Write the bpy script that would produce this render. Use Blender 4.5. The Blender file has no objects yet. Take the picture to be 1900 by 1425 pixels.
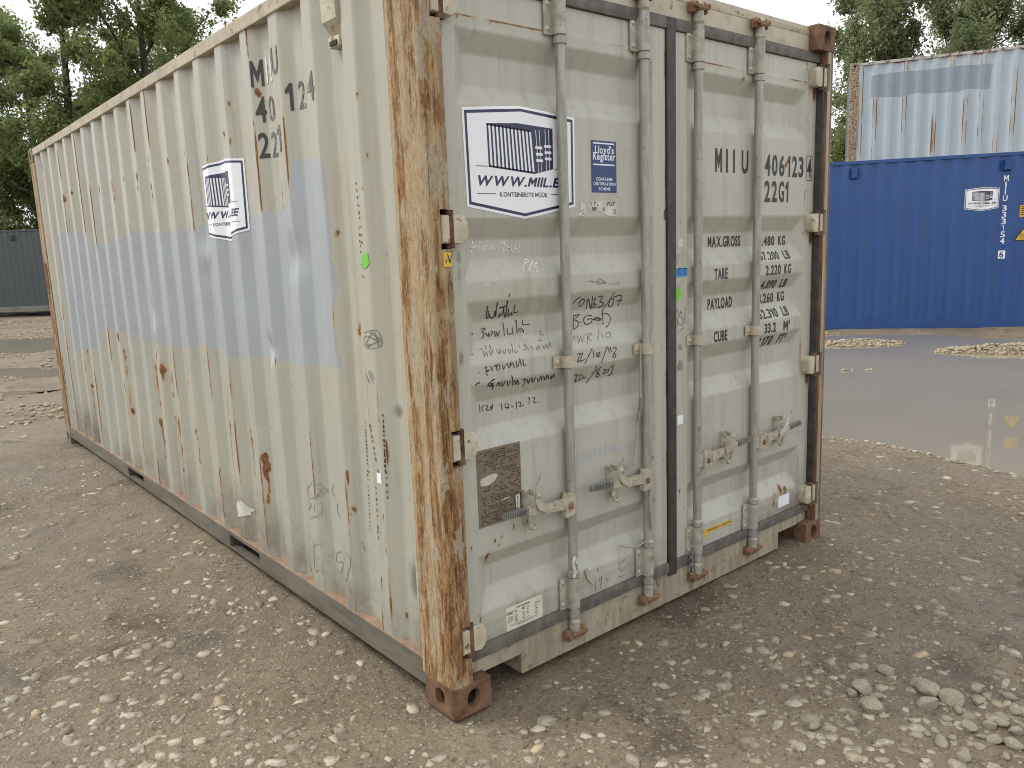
import bpy, bmesh, math, random
import numpy as np
from mathutils import Vector, Matrix, Euler

random.seed(7)
RNG = np.random.default_rng(11)
scene = bpy.context.scene
COL = scene.collection

# ------------------------------------------------------------------ camera
cam_data = bpy.data.cameras.new('camera')
cam_data.sensor_width = 36.0
cam_data.lens = 27.7846
cam_data.clip_start = 0.05
cam_data.clip_end = 2000.0
cam = bpy.data.objects.new('camera', cam_data)
cam.location = (-1.40750, -2.05275, 1.60352)
cam.rotation_euler = (1.3999291, 0.0373975, -0.7030248)
COL.objects.link(cam)
scene.camera = cam

# ------------------------------------------------------------------ world (overcast) and sun
SUN_EL, SUN_AZ = 50.0, 131.0          # azimuth of the place the light comes from, degrees from +x towards +y
scene.view_settings.view_transform = 'Standard'
scene.view_settings.look = 'None'
scene.view_settings.exposure = 0.74
scene.view_settings.gamma = 1.0
scene.cycles.filter_width = 1.0
world = bpy.data.worlds.new('World')
scene.world = world
world.use_nodes = True
wt = world.node_tree
wt.nodes.clear()
w_out = wt.nodes.new('ShaderNodeOutputWorld')
w_bg = wt.nodes.new('ShaderNodeBackground')
w_sky = wt.nodes.new('ShaderNodeTexSky')
w_sky.sky_type = 'NISHITA'
w_sky.sun_disc = False
w_sky.sun_elevation = math.radians(SUN_EL)
w_sky.sun_rotation = math.radians(90.0 - SUN_AZ)
w_tc = wt.nodes.new('ShaderNodeTexCoord')
w_map = wt.nodes.new('ShaderNodeMapping')
w_map.inputs['Scale'].default_value = (1.2, 1.2, 3.2)
w_n = wt.nodes.new('ShaderNodeTexNoise')
w_n.inputs['Scale'].default_value = 1.7
w_n.inputs['Detail'].default_value = 6.0
w_n.inputs['Roughness'].default_value = 0.55
w_r = wt.nodes.new('ShaderNodeValToRGB')
w_r.color_ramp.elements[0].position = 0.30
w_r.color_ramp.elements[0].color = (0.74, 0.78, 0.83, 1)
w_r.color_ramp.elements[1].position = 0.62
w_r.color_ramp.elements[1].color = (1.0, 0.985, 0.955, 1)
w_mul = wt.nodes.new('ShaderNodeVectorMath')
w_mul.operation = 'SCALE'
w_mul.inputs['Scale'].default_value = 11.5
w_mix = wt.nodes.new('ShaderNodeMix')
w_mix.data_type = 'RGBA'
w_mix.inputs['Factor'].default_value = 0.92
wt.links.new(w_tc.outputs['Generated'], w_map.inputs['Vector'])
wt.links.new(w_map.outputs['Vector'], w_n.inputs['Vector'])
wt.links.new(w_n.outputs['Fac'], w_r.inputs['Fac'])
wt.links.new(w_r.outputs['Color'], w_mul.inputs[0])
wt.links.new(w_sky.outputs['Color'], w_mix.inputs['A'])
wt.links.new(w_mul.outputs['Vector'], w_mix.inputs['B'])
wt.links.new(w_mix.outputs['Result'], w_bg.inputs['Color'])
w_bg.inputs['Strength'].default_value = 0.082
wt.links.new(w_bg.outputs['Background'], w_out.inputs['Surface'])

sun_data = bpy.data.lights.new('sun', 'SUN')
sun_data.energy = 1.5
sun_data.angle = math.radians(24.0)
sun_data.color = (1.0, 0.965, 0.90)
sun = bpy.data.objects.new('sun', sun_data)
_d = Vector((math.cos(math.radians(SUN_AZ)) * math.cos(math.radians(SUN_EL)),
             math.sin(math.radians(SUN_AZ)) * math.cos(math.radians(SUN_EL)), math.sin(math.radians(SUN_EL))))
sun.rotation_euler = _d.to_track_quat('Z', 'Y').to_euler()
sun.location = (-8, 6, 14)
COL.objects.link(sun)

# ------------------------------------------------------------------ node helpers
class NT:
    def __init__(self, name):
        self.m = bpy.data.materials.new(name)
        self.m.use_nodes = True
        self.t = self.m.node_tree
        self.t.nodes.clear()
        self.out = self.t.nodes.new('ShaderNodeOutputMaterial')
        self.b = self.t.nodes.new('ShaderNodeBsdfPrincipled')
        self.t.links.new(self.b.outputs[0], self.out.inputs['Surface'])
        self._tc = None
    def put(self, sock, v):
        if isinstance(v, bpy.types.NodeSocket):
            self.t.links.new(v, sock)
        elif isinstance(v, (tuple, list)):
            v = tuple(v)
            if len(v) == 3 and sock.type == 'RGBA':
                v = v + (1.0,)
            sock.default_value = v
        else:
            sock.default_value = v
    def co(self):
        if self._tc is None:
            self._tc = self.t.nodes.new('ShaderNodeTexCoord')
        return self._tc.outputs['Object']
    def mapped(self, scale, loc=(0, 0, 0)):
        n = self.t.nodes.new('ShaderNodeMapping')
        n.inputs['Scale'].default_value = scale
        n.inputs['Location'].default_value = loc
        self.t.links.new(self.co(), n.inputs['Vector'])
        return n.outputs['Vector']
    def noise(self, scale, detail=4.0, rough=0.55, vec=None, dist=0.0):
        n = self.t.nodes.new('ShaderNodeTexNoise')
        n.inputs['Scale'].default_value = scale
        n.inputs['Detail'].default_value = detail
        n.inputs['Roughness'].default_value = rough
        n.inputs['Distortion'].default_value = dist
        self.t.links.new(vec if vec is not None else self.co(), n.inputs['Vector'])
        return n.outputs['Fac']
    def voro(self, scale, feature='F1', vec=None, out='Distance', rand=1.0):
        n = self.t.nodes.new('ShaderNodeTexVoronoi')
        n.feature = feature
        n.inputs['Scale'].default_value = scale
        n.inputs['Randomness'].default_value = rand
        self.t.links.new(vec if vec is not None else self.co(), n.inputs['Vector'])
        return n.outputs[out]
    def attr(self, name, out='Fac'):
        n = self.t.nodes.new('ShaderNodeAttribute')
        n.attribute_name = name
        return n.outputs[out]
    def math(self, op, a, b=0.0, clamp=False):
        n = self.t.nodes.new('ShaderNodeMath')
        n.operation = op
        n.use_clamp = clamp
        self.put(n.inputs[0], a)
        self.put(n.inputs[1], b)
        return n.outputs[0]
    def ramp(self, v, lo, hi, a=0.0, b=1.0):
        n = self.t.nodes.new('ShaderNodeMapRange')
        n.interpolation_type = 'SMOOTHSTEP'
        self.put(n.inputs[0], v)
        n.inputs[1].default_value = lo
        n.inputs[2].default_value = hi
        n.inputs[3].default_value = a
        n.inputs[4].default_value = b
        return n.outputs[0]
    def cramp(self, v, stops):
        n = self.t.nodes.new('ShaderNodeValToRGB')
        el = n.color_ramp.elements
        while len(el) < len(stops):
            el.new(0.5)
        for e, (p_, c) in zip(el, stops):
            e.position = p_
            e.color = tuple(c) + (1.0,)
        self.put(n.inputs[0], v)
        return n.outputs[0]
    def mix(self, f, a, b, mode='MIX'):
        n = self.t.nodes.new('ShaderNodeMix')
        n.data_type = 'RGBA'
        n.blend_type = mode
        n.clamp_factor = True
        self.put(n.inputs['Factor'], f)
        self.put(n.inputs['A'], a)
        self.put(n.inputs['B'], b)
        return n.outputs['Result']
    def bump(self, h, strength=0.3, dist=0.01):
        n = self.t.nodes.new('ShaderNodeBump')
        n.inputs['Strength'].default_value = strength
        n.inputs['Distance'].default_value = dist
        self.put(n.inputs['Height'], h)
        self.t.links.new(n.outputs[0], self.b.inputs['Normal'])
    def fin(self, col, rough=0.5, metal=0.0, spec=0.5):
        self.put(self.b.inputs['Base Color'], col)
        self.put(self.b.inputs['Roughness'], rough)
        self.put(self.b.inputs['Metallic'], metal)
        self.b.inputs['Specular IOR Level'].default_value = spec
        return self.m

def rust_col(n, s=38.0):
    return n.cramp(n.noise(s, 5, 0.65), [(0.28, (0.045, 0.018, 0.009)), (0.48, (0.135, 0.055, 0.020)),
                                          (0.66, (0.24, 0.115, 0.042)), (0.82, (0.36, 0.22, 0.10))])

def paint_mat(name, base, base2, grime, patch=None, rough=0.45, streak=(26, 26, 0.9), streak_f=0.35, wear=0.0,
              rust_scale=40.0, speck=True, streak_axis_z=True, vert=True):
    n = NT(name)
    big = n.noise(1.1, 4, 0.6)
    col = n.mix(n.ramp(big, 0.35, 0.68), base, base2)
    if vert:
        st = n.noise(1.0, 5, 0.62, n.mapped(streak))
        col = n.mix(n.ramp(st, 0.46, 0.78, 0.0, streak_f), col, grime)
        st2 = n.noise(1.0, 3, 0.5, n.mapped((90, 90, 1.6), (3, 7, 1)))
        col = n.mix(n.ramp(st2, 0.55, 0.80, 0.0, streak_f * 0.28), col, grime)
    cl = n.noise(6.0, 5, 0.65)
    col = n.mix(n.ramp(cl, 0.50, 0.80, 0.0, 0.28), col, grime)
    if patch:
        pf = n.ramp(n.math('ADD', n.attr('patch'), n.math('MULTIPLY', n.math('SUBTRACT', n.noise(14, 4), 0.5), 0.35)), 0.44, 0.56)
        pc = n.mix(n.ramp(n.noise(2.6, 4, 0.6), 0.3, 0.7), patch, tuple(c * 0.93 for c in patch))
        col = n.mix(pf, col, pc)
    fine = n.noise(rust_scale, 5, 0.7)
    fine2 = n.noise(rust_scale * 0.35, 4, 0.6, n.mapped((1, 1, 0.35)))
    a = n.attr('rust')
    rr = n.math('ADD', a, n.math('MULTIPLY', n.math('SUBTRACT', fine, 0.5), 0.75))
    halo = n.ramp(n.math('ADD', a, n.math('MULTIPLY', n.math('SUBTRACT', fine2, 0.5), 0.55)), 0.10, 0.62, 0.0, 0.80)
    col = n.mix(halo, col, (0.35, 0.225, 0.095))
    rf = n.ramp(rr, 0.42, 0.56)
    col = n.mix(rf, col, rust_col(n, rust_scale))
    if speck:
        sp = n.math('MULTIPLY', n.ramp(n.noise(75, 2, 0.5), 0.715, 0.745), n.ramp(n.noise(3.1, 3, 0.5), 0.48, 0.62))
        col = n.mix(n.math('MULTIPLY', sp, 0.8), col, (0.085, 0.045, 0.025))
    d = n.attr('dirt_and_dark')
    df = n.ramp(n.math('ADD', d, n.math('MULTIPLY', n.math('SUBTRACT', n.noise(22, 5, 0.7), 0.5), 0.6)), 0.15, 0.9, 0.0, 0.85)
    col = n.mix(df, col, (0.13, 0.105, 0.08))
    n.bump(n.math('ADD', n.math('MULTIPLY', n.noise(3.4, 3, 0.5), 1.0), n.math('MULTIPLY', rf, -0.10)), 0.35, 0.012)
    return n.fin(col, n.ramp(rf, 0, 1, rough, 0.85))

def rusty_post_mat(name, dark=1.0, paint=0.35, seed=0.0):
    n = NT(name)
    # scale and flakes: broken, blotchy layers rather than a continuous grain
    v1 = n.noise(1.0, 7, 0.78, n.mapped((26, 26, 6.5), (seed, 0, 0)), 0.9)
    v2 = n.noise(1.0, 7, 0.75, n.mapped((85, 85, 22), (seed, 5, 2)), 0.8)
    v3 = n.noise(1.0, 6, 0.72, n.mapped((24, 24, 5.0), (seed, 9, 4)), 0.5)
    v4 = n.noise(1.0, 5, 0.65, n.mapped((55, 55, 2.2), (seed, 3, 8)), 0.6)
    blot = n.noise(8.5, 5, 0.68, n.mapped((1, 1, 0.6), (seed, 1, 7)))
    base = n.cramp(v1, [(0.30, (0.085, 0.038, 0.016)), (0.42, (0.205, 0.100, 0.036)), (0.51, (0.315, 0.180, 0.072)),
                        (0.60, (0.385, 0.255, 0.125)), (0.74, (0.45, 0.355, 0.225))])
    col = n.mix(n.ramp(v2, 0.53, 0.60, 0.0, 0.85), base, (0.080, 0.034, 0.014))
    col = n.mix(n.ramp(v2, 0.36, 0.43, 0.70, 0.0), col, (0.45, 0.335, 0.185))
    col = n.mix(n.math('MULTIPLY', n.ramp(v4, 0.555, 0.60, 0.0, 0.85), n.ramp(blot, 0.40, 0.55)), col, (0.115, 0.046, 0.017))
    band = n.noise(1.0, 4, 0.6, n.mapped((15, 15, 0.7), (seed, 2, 6)))
    sep_ = n.t.nodes.new('ShaderNodeSeparateXYZ'); n.t.links.new(n.co(), sep_.inputs[0])
    zz_ = n.ramp(sep_.outputs[2], 0.4, 2.2, -0.07, 0.05)
    tan = n.mix(n.ramp(v2, 0.36, 0.60), (0.50, 0.405, 0.265), (0.395, 0.290, 0.165))
    col = n.mix(n.math('MULTIPLY', n.ramp(n.math('ADD', n.math('ADD', band, zz_), n.math('MULTIPLY', n.math('SUBTRACT', v1, 0.5), 0.25)), 0.44, 0.54), 0.85), col, tan)
    edge_ = n.ramp(n.math('ADD', sep_.outputs[0], n.math('MULTIPLY', n.math('SUBTRACT', v3, 0.5), 0.08)), 0.050, 0.066)
    col = n.mix(n.math('MULTIPLY', edge_, 0.42), col, n.mix(n.ramp(v1, 0.4, 0.6), (0.085, 0.038, 0.018), (0.21, 0.095, 0.036)))
    crack = n.noise(1.0, 5, 0.6, n.mapped((70, 70, 1.1), (seed, 6, 3)), 0.4)
    col = n.mix(n.math('MULTIPLY', n.ramp(crack, 0.60, 0.63), 0.75), col, (0.095, 0.040, 0.018))
    pm = n.math('ADD', n.math('MULTIPLY', v3, 0.75), n.math('ADD', n.math('MULTIPLY', v2, 0.25), n.math('MULTIPLY', n.math('SUBTRACT', blot, 0.5), -0.45)))
    pf = n.math('MULTIPLY', n.ramp(pm, 0.535, 0.570), paint)
    col = n.mix(pf, col, n.mix(n.ramp(v2, 0.35, 0.6), (0.46, 0.42, 0.335), (0.385, 0.33, 0.235)))
    col = n.mix(n.ramp(n.noise(150, 3, 0.6), 0.58, 0.70, 0.0, 0.55), col, (0.085, 0.042, 0.020))
    col = n.mix(n.ramp(blot, 0.56, 0.70, 0.0, 0.55), col, (0.155, 0.066, 0.025))
    if dark != 1.0:
        col = n.mix(1.0, col, (dark, dark * 0.97, dark * 0.94), 'MULTIPLY')
    n.bump(n.math('ADD', v1, n.math('MULTIPLY', v2, 0.8)), 0.9, 0.008)
    return n.fin(col, 0.82, 0.0, 0.3)

def flaky_rust_mat(name, seed=0.0, bright=1.0, grey=0.0):
    n = NT(name)
    a = n.noise(16, 6, 0.7, n.mapped((1, 1, 0.7), (seed, 0, 0)))
    col = n.cramp(a, [(0.30, (0.050 * bright, 0.026 * bright, 0.017 * bright)), (0.46, (0.135 * bright, 0.066 * bright, 0.036 * bright)),
                      (0.60, (0.225 * bright, 0.125 * bright, 0.072 * bright)), (0.76, (0.33 * bright, 0.23 * bright, 0.145 * bright))])
    col = n.mix(n.ramp(n.noise(60, 4, 0.7), 0.58, 0.68, 0, 0.5), col, (0.30, 0.22, 0.155))
    col = n.mix(n.ramp(n.noise(11, 5, 0.65), 0.38, 0.62, 0, grey * 2), col, (0.185, 0.118, 0.068))
    n.bump(n.noise(70, 5, 0.7), 0.5, 0.004)
    return n.fin(col, 0.85, 0.0, 0.3)

def worn_mat(name, base, base2, rust=0.25, rough=0.5, metal=0.0, sc=18.0, streak=None, thr=0.60):
    n = NT(name)
    v = n.mapped(streak) if streak else None
    col = n.mix(n.ramp(n.noise(sc if not streak else 1.0, 5, 0.65, v), 0.38, 0.66), base, base2)
    col = n.mix(n.ramp(n.noise(sc * 0.4, 4, 0.6), 0.45, 0.75, 0, 0.35), col, tuple(c * 0.55 for c in base))
    f = n.math('MULTIPLY', n.ramp(n.noise(sc * 1.7, 6, 0.72), thr, thr + 0.09), rust)
    col = n.mix(f, col, rust_col(n, sc * 2))
    n.bump(n.noise(sc * 3, 4, 0.6), 0.25, 0.003)
    return n.fin(col, rough, metal)

def flat_mat(name, base, rough=0.5, var=0.12, sc=12.0, spec=0.5, metal=0.0):
    n = NT(name)
    col = n.mix(n.ramp(n.noise(sc, 5, 0.65), 0.3, 0.7), base, tuple(c * (1 - var) for c in base))
    return n.fin(col, rough, metal, spec)

def worn_print_mat(name, base, under, lo=0.56, hi=0.66, sc=55.0, rough=0.5):
    n = NT(name)
    f = n.ramp(n.noise(sc, 5, 0.7), lo, hi)
    return n.fin(n.mix(f, base, under), rough)

M = {}
CREAM = (0.395, 0.378, 0.308)
CREAM2 = (0.372, 0.376, 0.330)
GRIME = (0.255, 0.225, 0.165)
M['side'] = paint_mat('side_paint', CREAM, CREAM2, GRIME, patch=(0.340, 0.366, 0.382), rough=0.42, streak_f=0.5)
M['door'] = paint_mat('door_paint', (0.415, 0.408, 0.352), (0.430, 0.425, 0.375), (0.25, 0.232, 0.185), rough=0.42, streak_f=0.45, rust_scale=70)
M['cream_worn'] = worn_mat('worn_cream_paint', (0.46, 0.42, 0.32), (0.40, 0.35, 0.255), 0.55, 0.5, thr=0.56)
M['header'] = worn_mat('header_paint', (0.46, 0.42, 0.325), (0.38, 0.33, 0.24), 0.7, 0.5, sc=13, thr=0.60)
M['top_rail'] = worn_mat('top_rail_paint', (0.43, 0.385, 0.28), (0.36, 0.30, 0.205), 0.75, 0.55, sc=10, thr=0.55)
M['sill'] = worn_mat('sill_paint', (0.35, 0.31, 0.235), (0.25, 0.205, 0.150), 0.75, 0.6, streak=(26, 26, 3.0), thr=0.565)
M['bottom_rail'] = worn_mat('muddy_rail_paint', (0.150, 0.134, 0.106), (0.095, 0.084, 0.066), 0.35, 0.5, streak=(16, 2.2, 22), thr=0.60)
M['rail_dust'] = worn_mat('dusty_flange', (0.29, 0.195, 0.13), (0.20, 0.14, 0.095), 0.6, 0.9, sc=20)
M['post'] = rusty_post_mat('rusty_post', 1.0, 0.75)
M['post_far'] = rusty_post_mat('rusty_post_far', 0.85, 0.5, 3.0)
def channel_mat():
    n = NT('rusty_channel')
    sx = n.t.nodes.new('ShaderNodeSeparateXYZ'); n.t.links.new(n.co(), sx.inputs[0])
    x = n.math('ADD', sx.outputs[0], n.math('MULTIPLY', n.math('SUBTRACT', n.noise(1.0, 5, 0.7, n.mapped((50, 50, 9))), 0.5), 0.014))
    e = n.math('MAXIMUM', n.ramp(x, 2.398, 2.404), n.ramp(x, 2.371, 2.375, 1.0, 0.0))
    r = n.cramp(n.noise(1.0, 5, 0.7, n.mapped((40, 40, 6))), [(0.3, (0.06, 0.030, 0.017)), (0.5, (0.155, 0.075, 0.034)), (0.7, (0.26, 0.15, 0.075))])
    p = n.mix(n.ramp(n.noise(1.0, 4, 0.6, n.mapped((30, 30, 2.5))), 0.4, 0.65), (0.33, 0.31, 0.25), (0.24, 0.20, 0.14))
    n.bump(n.noise(70, 4, 0.7), 0.4, 0.004)
    return n.fin(n.mix(e, p, r), 0.7)
M['post_right'] = channel_mat()
M['casting'] = flaky_rust_mat('casting_rust', 0.0, 0.78, 0.30)
M['casting_far'] = worn_mat('casting_dirty', (0.20, 0.17, 0.13), (0.15, 0.11, 0.08), 0.7, 0.8, sc=12, thr=0.5)
M['hinge'] = worn_mat('hinge_paint', (0.50, 0.46, 0.35), (0.42, 0.37, 0.27), 0.9, 0.5, sc=20, thr=0.565)
M['rust'] = flaky_rust_mat('dark_rust', 4.0, 0.75)
M['rod'] = worn_mat('galvanised_rod', (0.375, 0.362, 0.318), (0.265, 0.262, 0.242), 0.55, 0.45, 0.25, streak=(55, 55, 7.0), thr=0.585)
M['bracket'] = worn_mat('bracket_steel', (0.41, 0.385, 0.325), (0.28, 0.262, 0.222), 0.7, 0.5, 0.1, sc=26, thr=0.575)
M['rivet'] = worn_mat('rivet_steel', (0.50, 0.48, 0.42), (0.36, 0.33, 0.28), 0.3, 0.4, 0.2, sc=60)
M['handle'] = worn_mat('handle_paint', (0.44, 0.40, 0.315), (0.30, 0.27, 0.21), 0.8, 0.5, sc=34, thr=0.575)
M['grip'] = worn_mat('grip_zinc', (0.20, 0.20, 0.19), (0.30, 0.30, 0.285), 0.2, 0.4, 0.5, sc=30)
M['chrome'] = worn_mat('bright_zinc', (0.75, 0.76, 0.77), (0.6, 0.6, 0.6), 0.05, 0.22, 0.9, sc=30)
M['cam'] = flaky_rust_mat('cam_rust', 8.0, 1.15, 0.5)
M['rubber'] = worn_mat('seal_rubber', (0.030, 0.029, 0.027), (0.058, 0.054, 0.049), 0.0, 0.6, sc=16)
M['rubber_dusty'] = worn_mat('dusty_seal_rubber', (0.085, 0.078, 0.068), (0.15, 0.135, 0.115), 0.0, 0.7, sc=16)
M['interior'] = flat_mat('unlit_interior', (0.03, 0.026, 0.022), 0.9)
M['white_vinyl'] = flat_mat('white_vinyl', (0.78, 0.80, 0.84), 0.3, 0.05, 3)
M['navy'] = flat_mat('navy_print', (0.014, 0.021, 0.070), 0.35, 0.15, 8)
M['royal'] = flat_mat('royal_blue_print', (0.012, 0.036, 0.150), 0.35, 0.15, 8)
M['white_print'] = flat_mat('white_print', (0.74, 0.76, 0.80), 0.35, 0.05)
M['grey_print'] = flat_mat('grey_print', (0.06, 0.065, 0.085), 0.4)
M['black_print'] = worn_print_mat('black_stencil', (0.018, 0.018, 0.018), (0.22, 0.21, 0.18), 0.66, 0.80, 60)
M['faded_print'] = worn_print_mat('faded_stencil', (0.085, 0.085, 0.08), (0.40, 0.375, 0.31), 0.52, 0.66, 50)
M['ghost_white'] = worn_print_mat('peeled_white_print', (0.66, 0.66, 0.64), (0.30, 0.28, 0.24), 0.5, 0.62, 60)
M['ghost'] = worn_print_mat('ghost_print', (0.375, 0.39, 0.435), (0.455, 0.445, 0.385), 0.48, 0.6, 60)
M['marker'] = worn_print_mat('marker_ink', (0.035, 0.032, 0.030), (0.20, 0.18, 0.15), 0.58, 0.72, 90)
M['marker_thin'] = worn_print_mat('thin_marker_ink', (0.14, 0.13, 0.12), (0.36, 0.34, 0.29), 0.5, 0.66, 90)
M['pencil'] = worn_print_mat('pencil_line', (0.25, 0.238, 0.205), (0.36, 0.35, 0.30), 0.44, 0.60, 70)
M['chalk'] = worn_print_mat('white_chalk', (0.68, 0.66, 0.60), (0.46, 0.44, 0.37), 0.52, 0.66, 120)
M['red_ink'] = worn_print_mat('red_ink', (0.46, 0.25, 0.20), (0.46, 0.42, 0.36), 0.5, 0.66, 90)
M['plate_brown'] = None
M['plate_white'] = worn_mat('cream_plate', (0.63, 0.60, 0.50), (0.56, 0.52, 0.42), 0.0, 0.45, sc=14)
M['paper'] = worn_mat('torn_paper', (0.62, 0.60, 0.54), (0.46, 0.44, 0.39), 0.0, 0.8, sc=26)
M['yellow'] = worn_mat('yellow_vinyl', (0.62, 0.42, 0.045), (0.52, 0.33, 0.05), 0.1, 0.45, sc=25)
M['blue_tape'] = flat_mat('blue_tape', (0.025, 0.24, 0.58), 0.4, 0.25, 40)
M['green'] = flat_mat('green_tag', (0.16, 0.52, 0.055), 0.5, 0.1)
n = NT('faded_plate')
_t = n.noise(1.0, 6, 0.75, n.mapped((95, 95, 160)))
c = n.cramp(_t, [(0.34, (0.055, 0.040, 0.026)), (0.48, (0.165, 0.130, 0.092)), (0.70, (0.225, 0.185, 0.135))])
c = n.mix(n.ramp(n.noise(9, 5, 0.6), 0.45, 0.7, 0, 0.5), c, (0.11, 0.07, 0.035))
M['plate_brown'] = n.fin(c, 0.6)
M['cable'] = flat_mat('steel_wire', (0.36, 0.34, 0.29), 0.5, 0.3, 60)

# ------------------------------------------------------------------ mesh helpers
def link(o, parent=None):
    COL.objects.link(o)
    if parent is not None:
        o.parent = parent
    return o

def tag(o, label, cat=None, group=None, kind=None):
    if label: o['label'] = label
    if cat: o['category'] = cat
    if group: o['group'] = group
    if kind: o['kind'] = kind
    return o

def empty(name, loc=(0, 0, 0), rz=0.0):
    o = bpy.data.objects.new(name, None)
    o.empty_display_size = 0.3
    o.location = loc
    o.rotation_euler = (0, 0, rz)
    return link(o)

def obj(name, bm, mats, parent=None, smooth=False, label=None, recalc=True):
    if recalc:
        bmesh.ops.recalc_face_normals(bm, faces=bm.faces)
    me = bpy.data.meshes.new(name)
    bm.to_mesh(me)
    bm.free()
    return obj_me(name, me, mats, parent, smooth, label)

def obj_me(name, me, mats, parent=None, smooth=False, label=None):
    if not isinstance(mats, (list, tuple)):
        mats = [mats]
    if len(me.materials) == 0:
        for m in mats:
            me.materials.append(m)
    if smooth is True:
        me.polygons.foreach_set('use_smooth', [True] * len(me.polygons))
    o = bpy.data.objects.new(name, me)
    link(o, parent)
    if smooth == 'auto':
        me.polygons.foreach_set('use_smooth', [True] * len(me.polygons))
        me.set_sharp_from_angle(angle=math.radians(38))
    if label:
        o['label'] = label
    return o

def bm_new():
    return bmesh.new()

def add_poly_prism(bm, poly, a0, a1, axis='z', mi=0):
    """poly: 2-D points; axis z: (x,y) poly; axis y: (x,z) poly; axis x: (y,z) poly"""
    def P(p, a):
        if axis == 'z': return (p[0], p[1], a)
        if axis == 'y': return (p[0], a, p[1])
        return (a, p[0], p[1])
    v0 = [bm.verts.new(P(p, a0)) for p in poly]
    v1 = [bm.verts.new(P(p, a1)) for p in poly]
    fs = []
    k = len(poly)
    fs.append(bm.faces.new(v0[::-1]))
    fs.append(bm.faces.new(v1))
    for i in range(k):
        fs.append(bm.faces.new((v0[i], v0[(i + 1) % k], v1[(i + 1) % k], v1[i])))
    for f in fs:
        f.material_index = mi
    return fs

def add_box(bm, x0, x1, y0, y1, z0, z1, bevel=0.0, mi=0):
    r = bmesh.ops.create_cube(bm, size=1.0)
    vs = r['verts']
    for v in vs:
        v.co = Vector(((x0 + x1) / 2 + v.co.x * (x1 - x0), (y0 + y1) / 2 + v.co.y * (y1 - y0), (z0 + z1) / 2 + v.co.z * (z1 - z0)))
    fs = set(f for v in vs for f in v.link_faces)
    for f in fs: f.material_index = mi
    if bevel > 0:
        es = list(set(e for v in vs for e in v.link_edges))
        bmesh.ops.bevel(bm, geom=es, offset=bevel, segments=2, affect='EDGES', profile=0.6)

def add_cyl(bm, p0, p1, r0, r1=None, seg=14, caps=True, mi=0):
    r1 = r0 if r1 is None else r1
    p0 = Vector(p0); p1 = Vector(p1)
    d = (p1 - p0)
    L = d.length
    q = d.to_track_quat('Z', 'Y')
    ring = []
    for (p, r) in ((p0, r0), (p1, r1)):
        ring.append([bm.verts.new(p + q @ Vector((r * math.cos(2 * math.pi * i / seg), r * math.sin(2 * math.pi * i / seg), 0))) for i in range(seg)])
    for i in range(seg):
        f = bm.faces.new((ring[0][i], ring[0][(i + 1) % seg], ring[1][(i + 1) % seg], ring[1][i]))
        f.material_index = mi
        f.smooth = True
    if caps:
        a = bm.faces.new(ring[0][::-1]); b = bm.faces.new(ring[1])
        a.material_index = b.material_index = mi

def add_tube(bm, pts, r, seg=8, mi=0):
    for a, b in zip(pts[:-1], pts[1:]):
        add_cyl(bm, a, b, r, r, seg, True, mi)

def add_dome(bm, c, r, normal, h=0.6, seg=10):
    """rivet head"""
    q = Vector(normal).to_track_quat('Z', 'Y')
    c = Vector(c)
    rings = []
    for t in (0.0, 0.45, 0.8):
        rr = r * math.cos(t * math.pi / 2); zz = r * h * math.sin(t * math.pi / 2)
        rings.append([bm.verts.new(c + q @ Vector((rr * math.cos(2 * math.pi * i / seg), rr * math.sin(2 * math.pi * i / seg), zz))) for i in range(seg)])
    top = bm.verts.new(c + q @ Vector((0, 0, r * h)))
    for a, b in zip(rings[:-1], rings[1:]):
        for i in range(seg):
            bm.faces.new((a[i], a[(i + 1) % seg], b[(i + 1) % seg], b[i])).smooth = True
    for i in range(seg):
        bm.faces.new((rings[-1][i], rings[-1][(i + 1) % seg], top)).smooth = True

def set_attr(me, name, arr):
    a = me.attributes.new(name, 'FLOAT', 'POINT')
    a.data.foreach_set('value', np.asarray(arr, dtype=np.float32))

def grid_mesh(name, P):
    """P: (nu, nv, 3) array"""
    nu, nv = P.shape[:2]
    me = bpy.data.meshes.new(name)
    idx = np.arange(nu * nv).reshape(nu, nv)
    q = np.stack([idx[:-1, :-1], idx[1:, :-1], idx[1:, 1:], idx[:-1, 1:]], -1).reshape(-1, 4)
    me.vertices.add(nu * nv)
    me.vertices.foreach_set('co', P.reshape(-1, 3).astype(np.float32).ravel())
    me.loops.add(q.size)
    me.loops.foreach_set('vertex_index', q.ravel().astype(np.int32))
    me.polygons.add(len(q))
    me.polygons.foreach_set('loop_start', np.arange(0, q.size, 4, dtype=np.int32))
    me.polygons.foreach_set('use_smooth', np.ones(len(q), dtype=bool))
    me.update(calc_edges=True)
    me.validate()
    return me

def raw_mesh(name, V, F):
    me = bpy.data.meshes.new(name)
    me.from_pydata([tuple(v) for v in V], [], F)
    me.update()
    return me

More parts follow.
